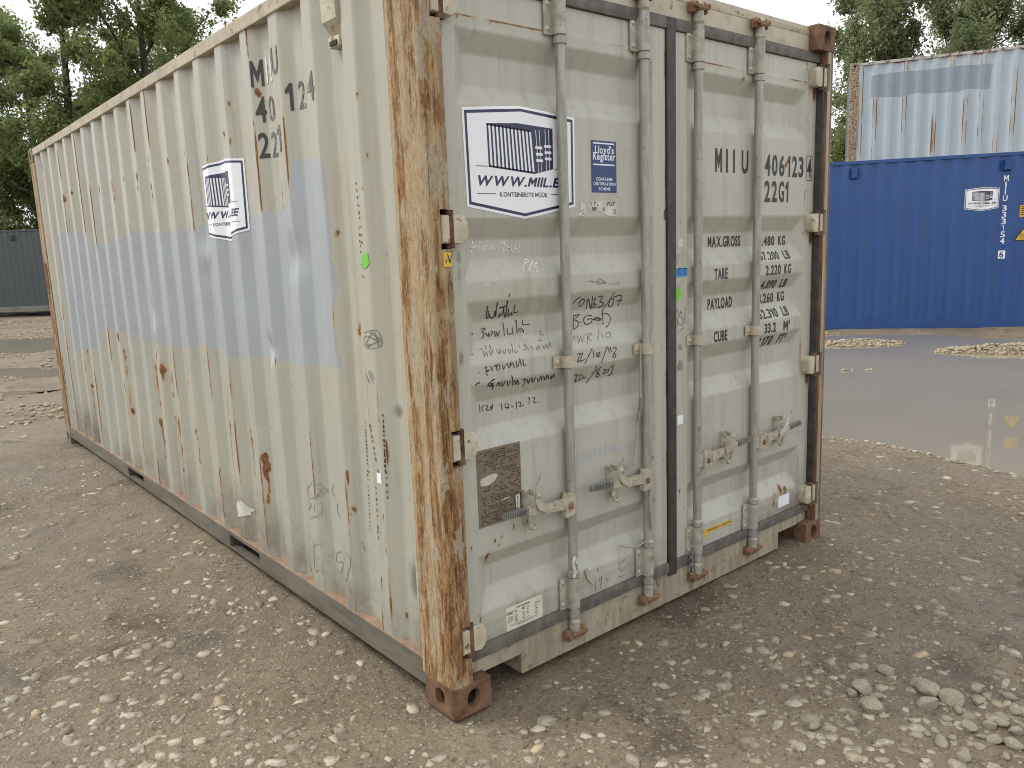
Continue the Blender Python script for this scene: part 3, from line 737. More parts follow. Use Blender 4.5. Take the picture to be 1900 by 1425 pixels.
DATA['dash'] = [[[[0.566,0.935],[0.567,0.931]],[[0.565,0.92],[0.567,0.912]],[[0.568,0.903],[0.568,0.899]],[[0.567,0.887],[0.569,0.88]],[[0.567,0.873],[0.568,0.867]],[[0.569,0.858],[0.57,0.852]],[[0.569,0.842],[0.57,0.838]],[[0.57,0.827],[0.57,0.819]],[[0.572,0.81],[0.573,0.805]],[[0.573,0.78],[0.573,0.774]],[[0.574,0.764],[0.575,0.756]],[[0.574,0.747],[0.575,0.742]],[[0.576,0.717],[0.577,0.713]],[[0.578,0.7],[0.576,0.696]],[[0.576,0.683],[0.579,0.675]],[[0.578,0.669],[0.577,0.661]],[[0.58,0.652],[0.58,0.645]],[[0.58,0.637],[0.581,0.632]],[[0.581,0.622],[0.581,0.617]],[[0.582,0.605],[0.583,0.597]],[[0.583,0.589],[0.584,0.585]],[[0.584,0.572],[0.583,0.567]],[[0.584,0.555],[0.585,0.549]],[[0.585,0.54],[0.584,0.536]]],[[[0.456,0.747],[0.455,0.739]],[[0.456,0.726],[0.455,0.72]],[[0.456,0.704],[0.457,0.691]],[[0.457,0.682],[0.457,0.675]],[[0.458,0.659],[0.458,0.65]],[[0.459,0.638],[0.46,0.628]],[[0.462,0.595],[0.46,0.581]],[[0.462,0.577],[0.463,0.563]],[[0.461,0.553],[0.463,0.542]]],[[[0.45,1.693],[0.45,1.688]],[[0.45,1.674],[0.451,1.664]],[[0.45,1.651],[0.451,1.642]],[[0.448,1.634],[0.449,1.626]],[[0.448,1.612],[0.449,1.605]],[[0.447,1.568],[0.447,1.561]],[[0.446,1.527],[0.445,1.519]]],[[[0.563,0.973],[0.565,0.968]],[[0.565,0.958],[0.565,0.954]],[[0.563,0.944],[0.564,0.939]],[[0.565,0.931],[0.564,0.926]],[[0.564,0.914],[0.565,0.911]],[[0.565,0.899],[0.565,0.891]],[[0.564,0.885],[0.566,0.878]],[[0.565,0.868],[0.566,0.862]],[[0.566,0.854],[0.567,0.849]],[[0.565,0.841],[0.566,0.834]],[[0.567,0.824],[0.566,0.819]],[[0.566,0.808],[0.567,0.804]],[[0.565,0.796],[0.565,0.793]],[[0.566,0.778],[0.566,0.771]]],[[[0.446,1.849],[0.448,1.84]],[[0.446,1.824],[0.445,1.816]],[[0.445,1.801],[0.444,1.791]],[[0.444,1.773],[0.443,1.767]],[[0.443,1.747],[0.441,1.738]],[[0.44,1.7],[0.44,1.693]],[[0.44,1.671],[0.438,1.663]],[[0.438,1.646],[0.438,1.636]]],[[[0.44,1.768],[0.44,1.763]],[[0.44,1.75],[0.441,1.745]],[[0.439,1.73],[0.44,1.723]]],[[[0.386,1.031],[0.385,1.022]],[[0.385,1.012],[0.386,0.998]],[[0.386,0.991],[0.386,0.978]],[[0.387,0.973],[0.386,0.963]],[[0.386,0.956],[0.387,0.949]],[[0.387,0.938],[0.388,0.926]],[[0.388,0.919],[0.387,0.913]],[[0.388,0.902],[0.389,0.894]],[[0.389,0.882],[0.388,0.872]],[[0.388,0.862],[0.389,0.85]],[[0.39,0.844],[0.39,0.831]],[[0.389,0.825],[0.39,0.816]]],[[[0.388,0.918],[0.388,0.909]],[[0.389,0.893],[0.388,0.882]],[[0.388,0.866],[0.388,0.855]],[[0.388,0.843],[0.389,0.834]],[[0.388,0.818],[0.388,0.809]],[[0.387,0.796],[0.388,0.79]],[[0.388,0.772],[0.388,0.76]],[[0.388,0.744],[0.387,0.734]],[[0.388,0.723],[0.387,0.714]]],[[[0.468,0.985],[0.464,0.97]],[[0.463,0.967],[0.461,0.956]],[[0.459,0.945],[0.457,0.932]],[[0.454,0.925],[0.454,0.917]],[[0.45,0.901],[0.449,0.89]],[[0.448,0.881],[0.445,0.871]],[[0.442,0.862],[0.441,0.846]],[[0.433,0.82],[0.431,0.804]]]]
DATA['rs'] = [[3.042,1.079,0.06,1,0.083],[2.876,1.048,0.012,0.9,0],[2.967,0.94,0.058,0.9,0.046],[2.866,0.9,0.06,0.8,0.022],[3.166,0.848,0.06,1,0.074],[3.169,0.94,0.06,0.8,0.604],[3.187,0.586,0.06,0.8,0.253],[2.724,0.66,0.034,0.9,0.263],[2.896,0.651,0.021,0.8,0.131],[4.594,0.898,0.047,1,0.27],[4.589,0.743,0.038,1,0.473],[4.928,0.929,0.016,0.7,0.302],[4.935,0.635,0.022,0.8,0.408],[3.857,1.103,0.038,0.9,0.039],[3.805,1.012,0.023,0.7,0.546],[3.607,0.978,0.027,0.8,0.026],[3.797,0.588,0.038,0.9,0.021],[3.845,0.767,0.029,0.7,0.347],[2.431,0.65,0.031,0.8,0.111],[2.895,0.804,0.021,0.9,0.012],[5.736,1.452,0.06,0.75,0.063],[5.75,1.131,0.06,0.7,0.009],[1.515,0.64,0.044,1,0.217],[1.531,0.439,0.021,0.9,0.018],[1.603,0.732,0.012,0.9,0.162],[2.878,0.359,0.006,1,0.023],[2.736,0.371,0.019,0.8,0.142],[2.119,0.49,0.016,0.7,0.128],[1.88,0.466,0.019,0.7,0.009],[0.675,0.756,0.011,1,0.083],[0.662,0.607,0.021,1,0.034],[0.675,0.585,0.014,0.8,0.042],[0.644,0.32,0.008,1,0.014],[0.67,0.457,0.006,0.6,0.007],[0.416,0.649,0.009,0.8,0.135],[0.384,0.937,0.006,0.9,0.189],[0.461,0.387,0.009,0.8,0.056],[0.351,0.803,0.006,0.7,0.003],[0.36,0.629,0.006,0.7,0.004],[0.338,0.257,0.014,0.7,0.027],[2.874,0.537,0.06,0.7,0.31],[2.416,0.617,0.019,0.7,0.342],[3.041,0.494,0.021,0.7,0.291],[1.215,0.278,0.011,0.7,0.025],[1.757,0.321,0.006,0.6,0.026],[0.409,0.521,0.007,0.7,0.041],[0.712,0.892,0.013,0.6,0.004],[0.875,0.782,0.013,0.5,0.004],[1.147,0.189,0.024,0.8,0.017],[0.398,2.144,0.006,0.9,0.033],[0.403,2.043,0.008,0.8,0.017],[0.379,1.938,0.006,0.7,0.022],[1.524,2.269,0.016,0.9,0.007],[1.596,2.156,0.017,0.9,0.044],[1.541,2.127,0.014,0.9,0.044],[1.226,2.275,0.025,0.8,0.002],[1.261,2.162,0.014,0.7,0.04],[0.978,2.13,0.012,0.8,0.013],[1.189,2.16,0.006,0.7,0.014],[1.001,2.212,0.018,0.5,0.064],[0.676,2.142,0.006,0.7,0.003],[0.648,1.687,0.015,0.8,0.002],[0.409,1.828,0.007,0.8,0.003],[0.631,1.893,0.008,0.4,0.002],[0.561,1.327,0.036,0.8,0.02],[0.307,1.322,0.007,0.9,0.024],[0.282,1.348,0.006,0.8,0.012],[1.885,0.762,0.014,0.7,0.057],[1.709,0.712,0.06,0.8,0.187],[1.189,1.059,0.006,0.5,0.022],[2.419,0.652,0.023,0.8,0.241],[2.999,2.101,0.027,0.9,0.116],[2.745,2.011,0.028,0.9,0.236],[2.745,2.182,0.013,0.9,0.156],[2.412,2.124,0.023,0.9,0.035],[3.558,2.108,0.037,0.8,0.084],[3.275,2.105,0.026,0.8,0.02],[3.871,2.101,0.031,0.9,0.066],[3.462,2.443,0.023,0.8,0.01],[4.88,2.285,0.06,0.6,0.386],[4.685,2.128,0.027,0.8,0.013],[4.966,2.109,0.036,0.8,0.012],[5.613,2.408,0.06,0.8,0.038],[2.143,2.142,0.015,0.6,0.032],[3.009,2.032,0.02,0.8,0.192],[3.541,2.053,0.024,0.6,0.209],[2.439,1.878,0.014,0.6,0.181]]
DATA['rd'] = [[0.317,2.323,0.01,0.8,0.004],[0.503,2.326,0.009,0.6,0.002],[0.583,2.317,0.011,0.7,0.003],[0.821,2.315,0.01,0.8,0.003],[0.862,2.309,0.012,0.7,0.003],[1.012,2.308,0.014,0.8,0.004],[0.183,2.323,0.005,0.9,0.004],[0.303,2.272,0.004,0.8,0],[0.247,2.266,0.004,0.6,0.001],[0.408,2.264,0.004,0.6,0],[1.021,2.056,0.006,0.9,0.002],[0.971,2.056,0.005,0.6,0.001],[0.911,1.78,0.008,0.8,0.012],[1.196,1.72,0.007,0.9,0.026],[0.308,1.256,0.007,0.95,0.014],[0.495,1.099,0.008,0.8,0.021],[0.765,1.517,0.007,0.4,0.002],[0.881,1.518,0.007,0.5,0.013],[0.242,1.14,0.004,0.4,0.002],[0.176,1.488,0.005,0.5,0.004],[0.273,0.585,0.012,0.95,0.006],[0.247,0.571,0.01,0.95,0.012],[0.264,0.551,0.012,0.9,0.008],[0.22,0.543,0.012,0.9,0.05],[0.338,0.609,0.005,0.9,0.023],[0.113,0.678,0.01,0.95,0.016],[0.141,0.584,0.006,0.8,0.023],[0.13,0.562,0.004,0.7,0.018],[0.086,0.514,0.007,0.9,0.023],[0.152,0.765,0.005,0.6,0.011],[0.161,0.803,0.004,0.7,0.067],[0.864,0.451,0.005,0.7,0.005],[0.694,0.38,0.005,0.8,0.003],[1.115,0.704,0.011,0.8,0.007],[1.178,0.691,0.007,0.9,0.014],[1.115,0.511,0.012,0.8,0.014],[0.912,0.768,0.009,0.35,0.026],[0.768,0.736,0.031,0.3,0.039],[0.744,0.21,0.008,0.8,0.014],[0.165,0.323,0.008,0.9,0.119],[0.783,0.415,0.004,0.8,0.001],[0.111,0.599,0.004,0.4,0.023],[0.355,0.96,0.004,0.8,0.001],[2.115,0.339,0.025,0.95,0.012],[2.152,0.328,0.025,0.95,0.017],[2.061,0.324,0.006,0.8,0.086],[2.047,0.313,0.005,0.8,0.072],[2.095,0.424,0.011,0.7,0.014],[2.128,0.403,0.007,0.6,0.012],[2.202,0.731,0.016,0.8,0.043],[2.211,0.68,0.01,0.8,0.022],[1.728,0.449,0.008,0.9,0.004],[1.507,0.524,0.008,0.8,0.009],[1.292,0.525,0.008,0.9,0.025],[1.264,0.655,0.007,0.8,0.031],[1.316,0.687,0.006,0.7,0.012],[1.277,0.391,0.008,0.7,0.004],[1.316,0.438,0.004,0.8,0.013],[1.176,0.691,0.009,0.9,0.012],[1.551,0.581,0.009,0.8,0.019],[1.932,0.333,0.008,0.7,0.003],[2.051,0.462,0.005,0.7,0.028],[1.502,0.226,0.006,0.7,0.005],[2.259,0.337,0.011,0.4,0.112],[1.304,2.402,0.012,0.6,0.012],[1.304,2.345,0.007,0.7,0.006],[1.611,2.433,0.008,0.8,0.016],[1.534,2.3,0.022,0.6,0.003],[1.743,2.299,0.021,0.6,0.003],[2.066,2.29,0.006,0.8,0.007],[2.177,2.29,0.018,0.6,0.003],[1.2,1.726,0.007,0.9,0.038],[1.298,1.687,0.009,0.8,0.013],[2.103,1.94,0.02,0.7,0.004],[2.125,1.919,0.007,0.6,0.044],[2.274,1.825,0.006,0.8,0.046],[1.356,2.047,0.004,0.8,0.019],[1.299,1.686,0.006,0.8,0.016],[1.823,1.591,0.005,0.8,0.001],[2.272,1.62,0.013,0.7,0.004],[1.378,1.498,0.004,0.8,0.002]]
# =================================================================== the weathered container in front
box = empty('shipping_container', (0, 0, 0))
tag(box, 'weathered grey-beige shipping container with rust-streaked corner post and closed double doors, nearest to the camera', 'container',
    'shipping containers in the yard')

PT = np.array([(5.55, 1.836), (5.326, 1.855), (4.464, 1.831), (4.392, 1.779), (4.353, 1.728), (3.992, 1.727), (3.608, 1.748), (3.256, 1.784), (2.786, 1.76),
               (2.312, 1.764), (1.932, 1.77), (1.348, 1.786), (1.174, 1.791), (1.069, 1.802), (0.992, 1.817), (0.965, 1.972), (0.60, 1.955)])[::-1]
PB = np.array([(5.55, 0.864), (4.593, 0.954), (4.43, 0.904), (4.39, 1.119), (3.89, 1.132), (3.414, 1.118), (3.09, 1.099), (2.527, 1.112), (2.121, 1.155),
               (1.926, 1.142), (1.84, 1.114), (1.408, 1.146), (1.073, 1.148), (0.864, 1.156), (0.715, 1.166), (0.60, 1.19)])[::-1]
DENTS = [(1.33, 1.20, 0.06, 0.05, 0.022), (3.03, 1.30, 0.05, 0.10, 0.018), (2.05, 1.62, 0.05, 0.06, -0.012), (3.05, 1.10, 0.05, 0.05, 0.025), (1.0, 1.6, 0.07, 0.08, 0.015)]
def side_wave(y, z):
    y = np.asarray(y, dtype=float); z = np.asarray(z, dtype=float)
    w = 0.007 * (fbm(y * 1.1 + 3, z * 1.3 + 8, 2, 5) - 0.5) + 0.004 * (fbm(y * 7.2, z * 0.9, 2, 9) - 0.5)
    for (cy, cz, sy, sz, a) in DENTS:
        w = w + a * np.exp(-((y - cy) / sy) ** 2 - ((z - cz) / sz) ** 2)
    return w
def map_side(off):
    return lambda u, v: (float(side_x(u)) + float(side_wave(u, v)) - off, u, v)

def spots(A, B, L):
    """rust amount from listed scars (a, b, radius, strength, run length downwards)"""
    R_ = np.zeros_like(A)
    wob = fbm(A * 38, B * 38, 3, 91)
    A0, B0 = A, B
    A = A + 0.020 * (fbm(A0 * 24, B0 * 24, 2, 92) - 0.5); B = B + 0.030 * (fbm(A0 * 24, B0 * 24, 2, 93) - 0.5)
    for (a, b, r, s, dr) in L:
        r = r * 0.72
        g = s * np.exp(-(((A - a) / r) ** 2 + ((B - b) / (r * 1.35)) ** 2)) * (0.25 + 1.25 * wob)
        R_ = np.maximum(R_, g)
        if dr > 0.02:
            t = np.clip((b - B) / dr, 0, 1)
            run = (b >= B) & (b - B <= dr)
            wv = a + 0.006 * (vnoise(B * 9, A * 0 + a * 31, 3) - 0.5)
            g = s * 0.92 * (1 - 0.40 * t) * np.exp(-((A - wv) / max(r * 0.55, 0.0075)) ** 2) * run * (0.55 + 0.75 * vnoise(B * 26, A * 40, 6))
            R_ = np.maximum(R_, g)
    return R_

ys = np.unique(np.round(np.concatenate([np.arange(0.185, 5.88, 0.0115), [5.88], np.array([[b - 0.006, b, b + 0.006] for b in SIDE_BREAKS]).ravel()]), 4))
ys = ys[(ys >= 0.185) & (ys <= 5.88)]
zs = np.arange(0.160, 2.536, 0.0125)
YY, ZZ = np.meshgrid(ys, zs, indexing='ij')
XX = side_x(YY) + side_wave(YY, ZZ)
me = grid_mesh('side_panel', np.stack([XX, YY, ZZ], -1))
top = np.interp(YY, PT[:, 0], PT[:, 1]); bot = np.interp(YY, PB[:, 0], PB[:, 1])
jit = 0.02 * (vnoise(YY * 20, ZZ * 20, 2) - 0.5)
inside = np.minimum(np.minimum(top - ZZ, ZZ - bot), np.minimum(YY - 0.675 - 0.012 * (vnoise(ZZ * 6, YY * 0, 7) - .5), 5.497 - YY)) + jit
set_attr(me, 'patch', np.clip(0.5 + inside / 0.03, 0, 1).ravel())
rust = spots(YY, ZZ, DATA['rs'])
# worn edges of the ribs: chips that follow the creases
tt = np.mod(0.761 + 0.2858 * 40 - YY, 0.2858)
edge = np.maximum(np.exp(-((tt - 0.070) / 0.010) ** 2), np.exp(-(np.minimum(tt, 0.2858 - tt) / 0.010) ** 2))
chip = fbm(YY * 9 + 40, ZZ * 3.0, 4, 31)
edge = edge * np.clip((chip - 0.43) * 5.0, 0, 1) * np.clip(0.15 + 1.25 * vnoise(np.round(YY * 7) * 3.1, ZZ * 1.3, 77), 0, 1)
rust = np.maximum(rust, 0.78 * edge * (1 - 0.6 * np.clip(inside / 0.03, 0, 1)))
low = np.clip((0.26 - ZZ) / 0.09, 0, 1) * (0.25 + 0.75 * (side_depth(YY) > 0.02)) * (fbm(YY * 6, ZZ * 6, 3, 12))
rust = np.maximum(rust, 0.62 * low)
hi = np.clip((ZZ - 2.47) / 0.06, 0, 1) * fbm(YY * 8, ZZ * 4, 3, 15)
rust = np.maximum(rust, 0.5 * hi)
rust = np.maximum(rust, 0.42 * np.exp(-((YY - 5.60) / 0.10) ** 2) * np.clip((ZZ - 1.2) / 1.0, 0.15, 1))
set_attr(me, 'rust', rust.ravel())
dirt_and_dark = 0.62 * np.clip((0.85 - ZZ) / 0.60, 0, 1) ** 1.5 * fbm(YY * 4, ZZ * 3, 4, 22) * 1.5
dirt_and_dark = np.maximum(dirt_and_dark, 0.30 * (side_depth(YY) > 0.004) * fbm(YY * 12, ZZ * 1.2, 4, 23))  # rib slopes and recess floors darker, in uneven streaks
dirt_and_dark = np.maximum(dirt_and_dark, 0.85 * np.exp(-((YY - 0.27) / 0.05) ** 2 - ((ZZ - 0.42) / 0.10) ** 2))
dirt_and_dark = np.maximum(dirt_and_dark, 0.9 * np.exp(-((YY - 0.315) / 0.03) ** 2 - ((ZZ - 1.045) / 0.03) ** 2))
set_attr(me, 'dirt_and_dark', dirt_and_dark.ravel())
obj_me('side_panel', me, M['side'], box, False, 'corrugated side wall with a pale blue-grey repainted band')

# far side, rear wall, roof, floor
wall_sheet('side_panel', 0.18, 5.88, 0.17, 2.53, lambda a, z, d: np.stack([CW - 0.012 - d, a, z], -1), M['side'], box, 0.2858)
wall_sheet('end_panel', 0.15, 2.29, 0.17, 2.53, lambda a, z, d: np.stack([a, CL - 0.012 - d, z], -1), M['side'], box)
bm = bm_new(); add_box(bm, 0.05, CW - 0.05, 0.05, CL - 0.05, 2.545, 2.565); obj('roof', bm, M['top_rail'], box)
bm = bm_new(); add_box(bm, 0.06, CW - 0.06, 0.13, CL - 0.06, 0.172, 0.198); obj('floor', bm, M['interior'], box)

# rails along the sides
def side_rail(x0, x1, mat):
    P = [(1.650, 2.045), (3.620, 4.000)]
    bm = bm_new()
    segs = [(0.176, P[0][0]), (P[0][1], P[1][0]), (P[1][1], 5.882)]
    for a, b in segs: add_box(bm, x0, x1, a, b, 0.066, 0.165, 0.003)
    for a, b in P:
        add_box(bm, x0 + 0.002, x1, a, b, 0.146, 0.164); add_box(bm, x0 + 0.002, x1 + 0.02, a, b, 0.067, 0.079)
    obj('bottom_rail', bm, mat, box)
side_rail(0.006, 0.030, M['bottom_rail'])
side_rail(CW - 0.030, CW - 0.006, M['bottom_rail'])
for a, b in ((1.646, 2.046), (3.616, 4.001)):
    bm = bm_new()
    add_box(bm, 0.031, CW - 0.031, a - 0.003, a + 0.003, 0.066, 0.145); add_box(bm, 0.031, CW - 0.031, b - 0.003, b + 0.003, 0.066, 0.145)
    add_box(bm, 0.031, CW - 0.031, a + 0.0035, b - 0.0035, 0.139, 0.145)
    obj('fork_pocket', bm, M['bottom_rail'], box)
bm = bm_new(); add_box(bm, 0.0305, 0.075, 0.18, 5.88, 0.146, 0.1645); add_box(bm, 0.0065, 0.031, 0.18, 5.88, 0.1653, 0.1672); obj('rail_flange', bm, M['rail_dust'], box)
bm = bm_new(); add_box(bm, 0.004, 0.064, 0.176, 5.882, 2.528, 2.583, 0.004); obj('top_rail', bm, M['top_rail'], box)
bm = bm_new(); add_box(bm, CW - 0.064, CW - 0.004, 0.176, 5.882, 2.528, 2.583, 0.004); obj('top_rail', bm, M['top_rail'], box)

# castings
for (x, fx) in ((0, 1), (CW, -1)):
    for (y, fy) in ((0, 1), (CL, -1)):
        for (z, fz) in ((0, 1), (CH, -1)):
            casting(box, x, y, z, fx, fy, fz, M['casting'] if y == 0 else M['casting_far'])

# corner posts
HZ = [2.355, 1.668, 0.957, 0.268]
def door_post(mx, mat, label=None):
    X = (lambda x: x) if not mx else (lambda x: CW - x)
    full = [(0.014, 0.196), (0.004, 0.192), (0.003, 0.030), (0.006, 0.014), (0.014, 0.006), (0.030, 0.003), (0.084, 0.003), (0.088, 0.008), (0.088, 0.048), (0.052, 0.048), (0.052, 0.196)]
    if mx: full = [(min(a, 0.0705) if b < 0.05 else a, b) if a > 0.06 else (a, b) for a, b in full]; full[6] = (0.0675, 0.003)
    cut = [(0.014, 0.196), (0.004, 0.192), (0.003, 0.030), (0.006, 0.014), (0.014, 0.006), (0.030, 0.003), (0.046, 0.003), (0.046, 0.196)]
    bm = bm_new()
    zz = [0.1185]
    for h in sorted(HZ): zz += [h - 0.062, h + 0.062]
    zz.append(2.4725)
    for i in range(len(zz) - 1):
        pl = cut if i % 2 else full
        pl = [(X(a), b) for a, b in pl]
        n0 = max(1, int((zz[i + 1] - zz[i]) / 0.3))
        add_poly_prism(bm, pl, zz[i], zz[i + 1], 'z')
    obj('corner_post', bm, mat, box, 'auto', label)
    bm = bm_new(); add_box(bm, min(X(0.0885), X(0.1035)), max(X(0.0885), X(0.1035)), 0.1005, 0.12, 0.12, 2.47); obj('door_jamb', bm, M['interior'], box)
door_post(False, M['post'], 'flaking rust-brown corner post at the near corner')
door_post(True, M['post_right'])
for X in (lambda x: x, lambda x: CW - x):
    bm = bm_new()
    add_poly_prism(bm, [(X(a), CL - b) for a, b in [(0.012, 0.19), (0.004, 0.186), (0.003, 0.03), (0.012, 0.008), (0.03, 0.003), (0.17, 0.003), (0.17, 0.03), (0.04, 0.03), (0.04, 0.19)]], 0.1185, 2.4725, 'z')
    obj('corner_post', bm, M['post_far'], box, 'auto')
bm = bm_new(); add_box(bm, 0.163, CW - 0.163, CL - 0.06, CL - 0.006, 2.48, 2.585, 0.004); obj('end_rail', bm, M['top_rail'], box); bm = bm_new(); add_box(bm, 0.163, CW - 0.163, CL - 0.06, CL - 0.006, 0.03, 0.165, 0.004); obj('end_rail', bm, M['top_rail'], box)
# brown repair plates near the far post
bm = bm_new(); add_box(bm, 0.000, 0.0028, CL - 0.15, CL - 0.03, 1.36, 1.62); obj('repair_plate', bm, M['rust'], box)

# header and sill
bm = bm_new()
add_poly_prism(bm, [(0.163, 2.476), (CW - 0.163, 2.476), (CW - 0.163, 2.584), (0.163, 2.584)], 0.052, 0.13, 'y')
obj('door_header', bm, M['header'], box)
bm = bm_new()
o_ = [(0.163, 0.112), (0.163, 0.164), (CW - 0.163, 0.164), (CW - 0.163, 0.112), (2.09, 0.112), (2.09, 0.028), (0.35, 0.028), (0.35, 0.112)]
add_poly_prism(bm, o_, 0.050, 0.058, 'y')
add_poly_prism(bm, [(0.163, 0.108), (0.346, 0.108), (0.346, 0.112), (0.163, 0.112)], 0.050, 0.17, 'y')
add_box(bm, 0.3465, 0.3535, 0.0505, 0.17, 0.0285, 0.1075)
add_box(bm, 2.0865, 2.0935, 0.0505, 0.17, 0.0285, 0.1075)
add_box(bm, 0.354, 2.086, 0.0585, 0.17, 0.0275, 0.034)
add_box(bm, 0.0895, 0.1625, 0.0495, 0.13, 0.1195, 0.1645); add_box(bm, CW - 0.1625, CW - 0.0895, 0.0495, 0.13, 0.1195, 0.1645)
obj('door_sill', bm, M['sill'], box)

# ------------------------------------------------------------------ doors
def make_door(x0, x1, xl, xr, label):
    xs_ = np.unique(np.round(np.concatenate([np.arange(x0, x1, 0.009), [x1, xl - .003, xl + .003, xl + .05, xr - .05, xr - .003, xr + .003]]), 4))
    xs_ = xs_[(xs_ >= x0) & (xs_ <= x1)]
    zs_ = np.unique(np.round(np.concatenate([np.arange(0.2155, 2.425, 0.009), [2.425], np.array([[b - .005, b - .0025, b + .0025, b + .005] for b in DOOR_BREAKS]).ravel()]), 4))
    Xg, Zg = np.meshgrid(xs_, zs_, indexing='ij')
    Yg = door_y(Xg, Zg)
    # weld beads above and below the pressed panel
    inp = (Xg > xl) & (Xg < xr)
    Yg = Yg - 0.004 * inp * (np.exp(-((Zg - 2.327) / 0.004) ** 2) + np.exp(-((Zg - 0.283) / 0.004) ** 2)) * (0.7 + 0.6 * vnoise(Xg * 90, Zg * 9, 4))
    me = grid_mesh('door', np.stack([Xg, Yg, Zg], -1))
    r = spots(Xg, Zg, DATA['rd'])
    wl = np.maximum(np.exp(-((Zg - 2.331) / 0.006) ** 2), np.exp(-((Zg - 0.287) / 0.005) ** 2) * 0.55) * inp
    r = np.maximum(r, 0.62 * wl * np.clip((fbm(Xg * 8, Zg * 2, 4, 8) - 0.34) * 3.2, 0, 1))
    se = np.maximum(np.exp(-((Xg - xl) / 0.005) ** 2), np.exp(-((Xg - xr) / 0.005) ** 2))
    r = np.maximum(r, 0.55 * se * np.clip((fbm(Zg * 7, Xg * 2, 4, 18) - 0.48) * 4, 0, 1))
    for hz in HZ:
        hx = 0.105 if x0 < 1 else CW - 0.105
        r = np.maximum(r, 0.8 * np.exp(-((Xg - hx) / 0.020) ** 2 - ((Zg - hz + 0.075) / 0.045) ** 2))
    edge = np.exp(-(np.minimum(Xg - x0, x1 - Xg) / 0.006) ** 2)
    r = np.maximum(r, 0.65 * edge * np.clip((fbm(Zg * 6, Xg, 4, 28) - 0.46) * 4, 0, 1))
    set_attr(me, 'rust', r.ravel())
    d = 0.95 * np.clip((0.70 - Zg) / 0.50, 0, 1) ** 1.5 * fbm(Xg * 5, Zg * 4, 4, 14)
    d = np.maximum(d, 0.34 * fbm(Xg * 9, Zg * 1.3, 4, 19) * (vnoise(Xg * 2.0, Zg * 2.4, 29) > 0.45))
    for (a, b, c) in ((0.63, 0, 1), (1.08, 0, 1), (1.42, 0, 1), (1.86, 0, 1)):
        d = np.maximum(d, 0.22 * np.exp(-((Xg - a) / 0.035) ** 2) * fbm(Xg * 3, Zg * 6, 3, 24))  # soft darker upright band behind each lock rod
    for (cx, cz, sx, sz, k_) in ((0.41, 1.60, 0.03, 0.10, .35), (0.93, 0.69, 0.05, 0.07, .40), (1.86, 1.25, 0.05, .03, .35), (0.50, 1.45, .03, .05, .35), (1.05, 2.27, .012, .06, .5),
                                 (0.55, 1.40, 0.05, 0.008, .35), (0.135, 1.25, 0.012, 0.04, .7), (0.145, 1.54, .012, .07, .75)):
        d = np.maximum(d, k_ * np.exp(-((Xg - cx) / sx) ** 2 - ((Zg - cz) / sz) ** 2) * (0.5 + vnoise(Xg * 40, Zg * 40, 3)))
    set_attr(me, 'dirt_and_dark', d.ravel())
    # give the leaf its thickness
    bm = bm_new(); bm.from_mesh(me)
    bed = [e for e in bm.edges if e.is_boundary]
    r_ = bmesh.ops.extrude_edge_only(bm, edges=bed)
    for v in [g for g in r_['geom'] if isinstance(g, bmesh.types.BMVert)]:
        v.co.y = 0.10
    bm.to_mesh(me); bm.free()
    me.set_sharp_from_angle(angle=math.radians(60))
    return obj_me('door', me, M['door'], box, False, label)
door_l = make_door(0.104, 1.200, 0.170, 1.118, 'left door leaf with handwritten notes and two stickers')
door_r = make_door(1.262, 2.352, 1.345, 2.268, 'right door leaf with stencilled numbers and weights')

def seal(parts, door, mat, label=None, y0=0.040):
    bm = bm_new()
    for (x0, x1, z0, z1) in parts: add_box(bm, x0, x1, y0, 0.095, z0, z1, 0.006)
    obj('gasket', bm, mat, door, 'auto', label)
seal([(0.0885, 0.1035, 0.216, 2.424)], door_l, M['rubber'])
seal([(0.0885, 1.203, 0.1665, 0.2145)], door_l, M['rubber_dusty'])
seal([(0.0885, 1.203, 2.4265, 2.4740)], door_l, M['rubber_dusty'])
seal([(1.2035, 1.2590, 0.150, 2.4735)], door_r, M['rubber'])
seal([(1.2600, 2.3660, 0.1665, 0.2145)], door_r, M['rubber_dusty'])
seal([(1.2600, 2.3660, 2.4265, 2.4740)], door_r, M['rubber_dusty'])
seal([(2.3525, 2.3660, 0.216, 2.424)], door_r, M['rubber'], None, 0.013)  # black seal brought forward, standing in for the post's shaded inner face

# hinges
def hinge(door, mx, z):
    X = (lambda x: x) if not mx else (lambda x: CW - x)
    bm = bm_new()
    h = 0.045
    pts = [(0.056, -h), (0.135, -h)]
    for i in range(1, 6): pts.append((0.135 + 0.023 * math.sin(math.pi / 2 * i / 5), -h + 0.023 - 0.023 * math.cos(math.pi / 2 * i / 5)))
    for i in range(0, 5): pts.append((0.135 + 0.023 * math.cos(math.pi / 2 * i / 5), h - 0.023 + 0.023 * math.sin(math.pi / 2 * i / 5)))
    pts += [(0.135, h), (0.056, h)]
    add_poly_prism(bm, [(X(a), z + b) for a, b in pts], 0.010, 0.0495, 'y')
    es = [e for e in bm.edges if all(v.co.y < 0.011 for v in e.verts)]
    bmesh.ops.bevel(bm, geom=es, offset=0.007, segments=3, affect='EDGES', profile=0.5)
    o = obj('hinge', bm, M['hinge'], door, 'auto')
    bm = bm_new()
    add_cyl(bm, (X(0.094), 0.022, z - 0.060), (X(0.094), 0.022, z + 0.060), 0.0150, None, 14)
    obj('hinge_pin', bm, M['rust'], door, 'auto')
    bm = bm_new()
    add_box(bm, min(X(0.047), X(0.055)), max(X(0.047), X(0.055)), 0.030, 0.060, z - 0.050, z + 0.050, 0.002)
    obj('hinge_lug', bm, M['rust'], door)
for z in HZ:
    hinge(door_l, False, z)
    hinge(door_r, True, z)

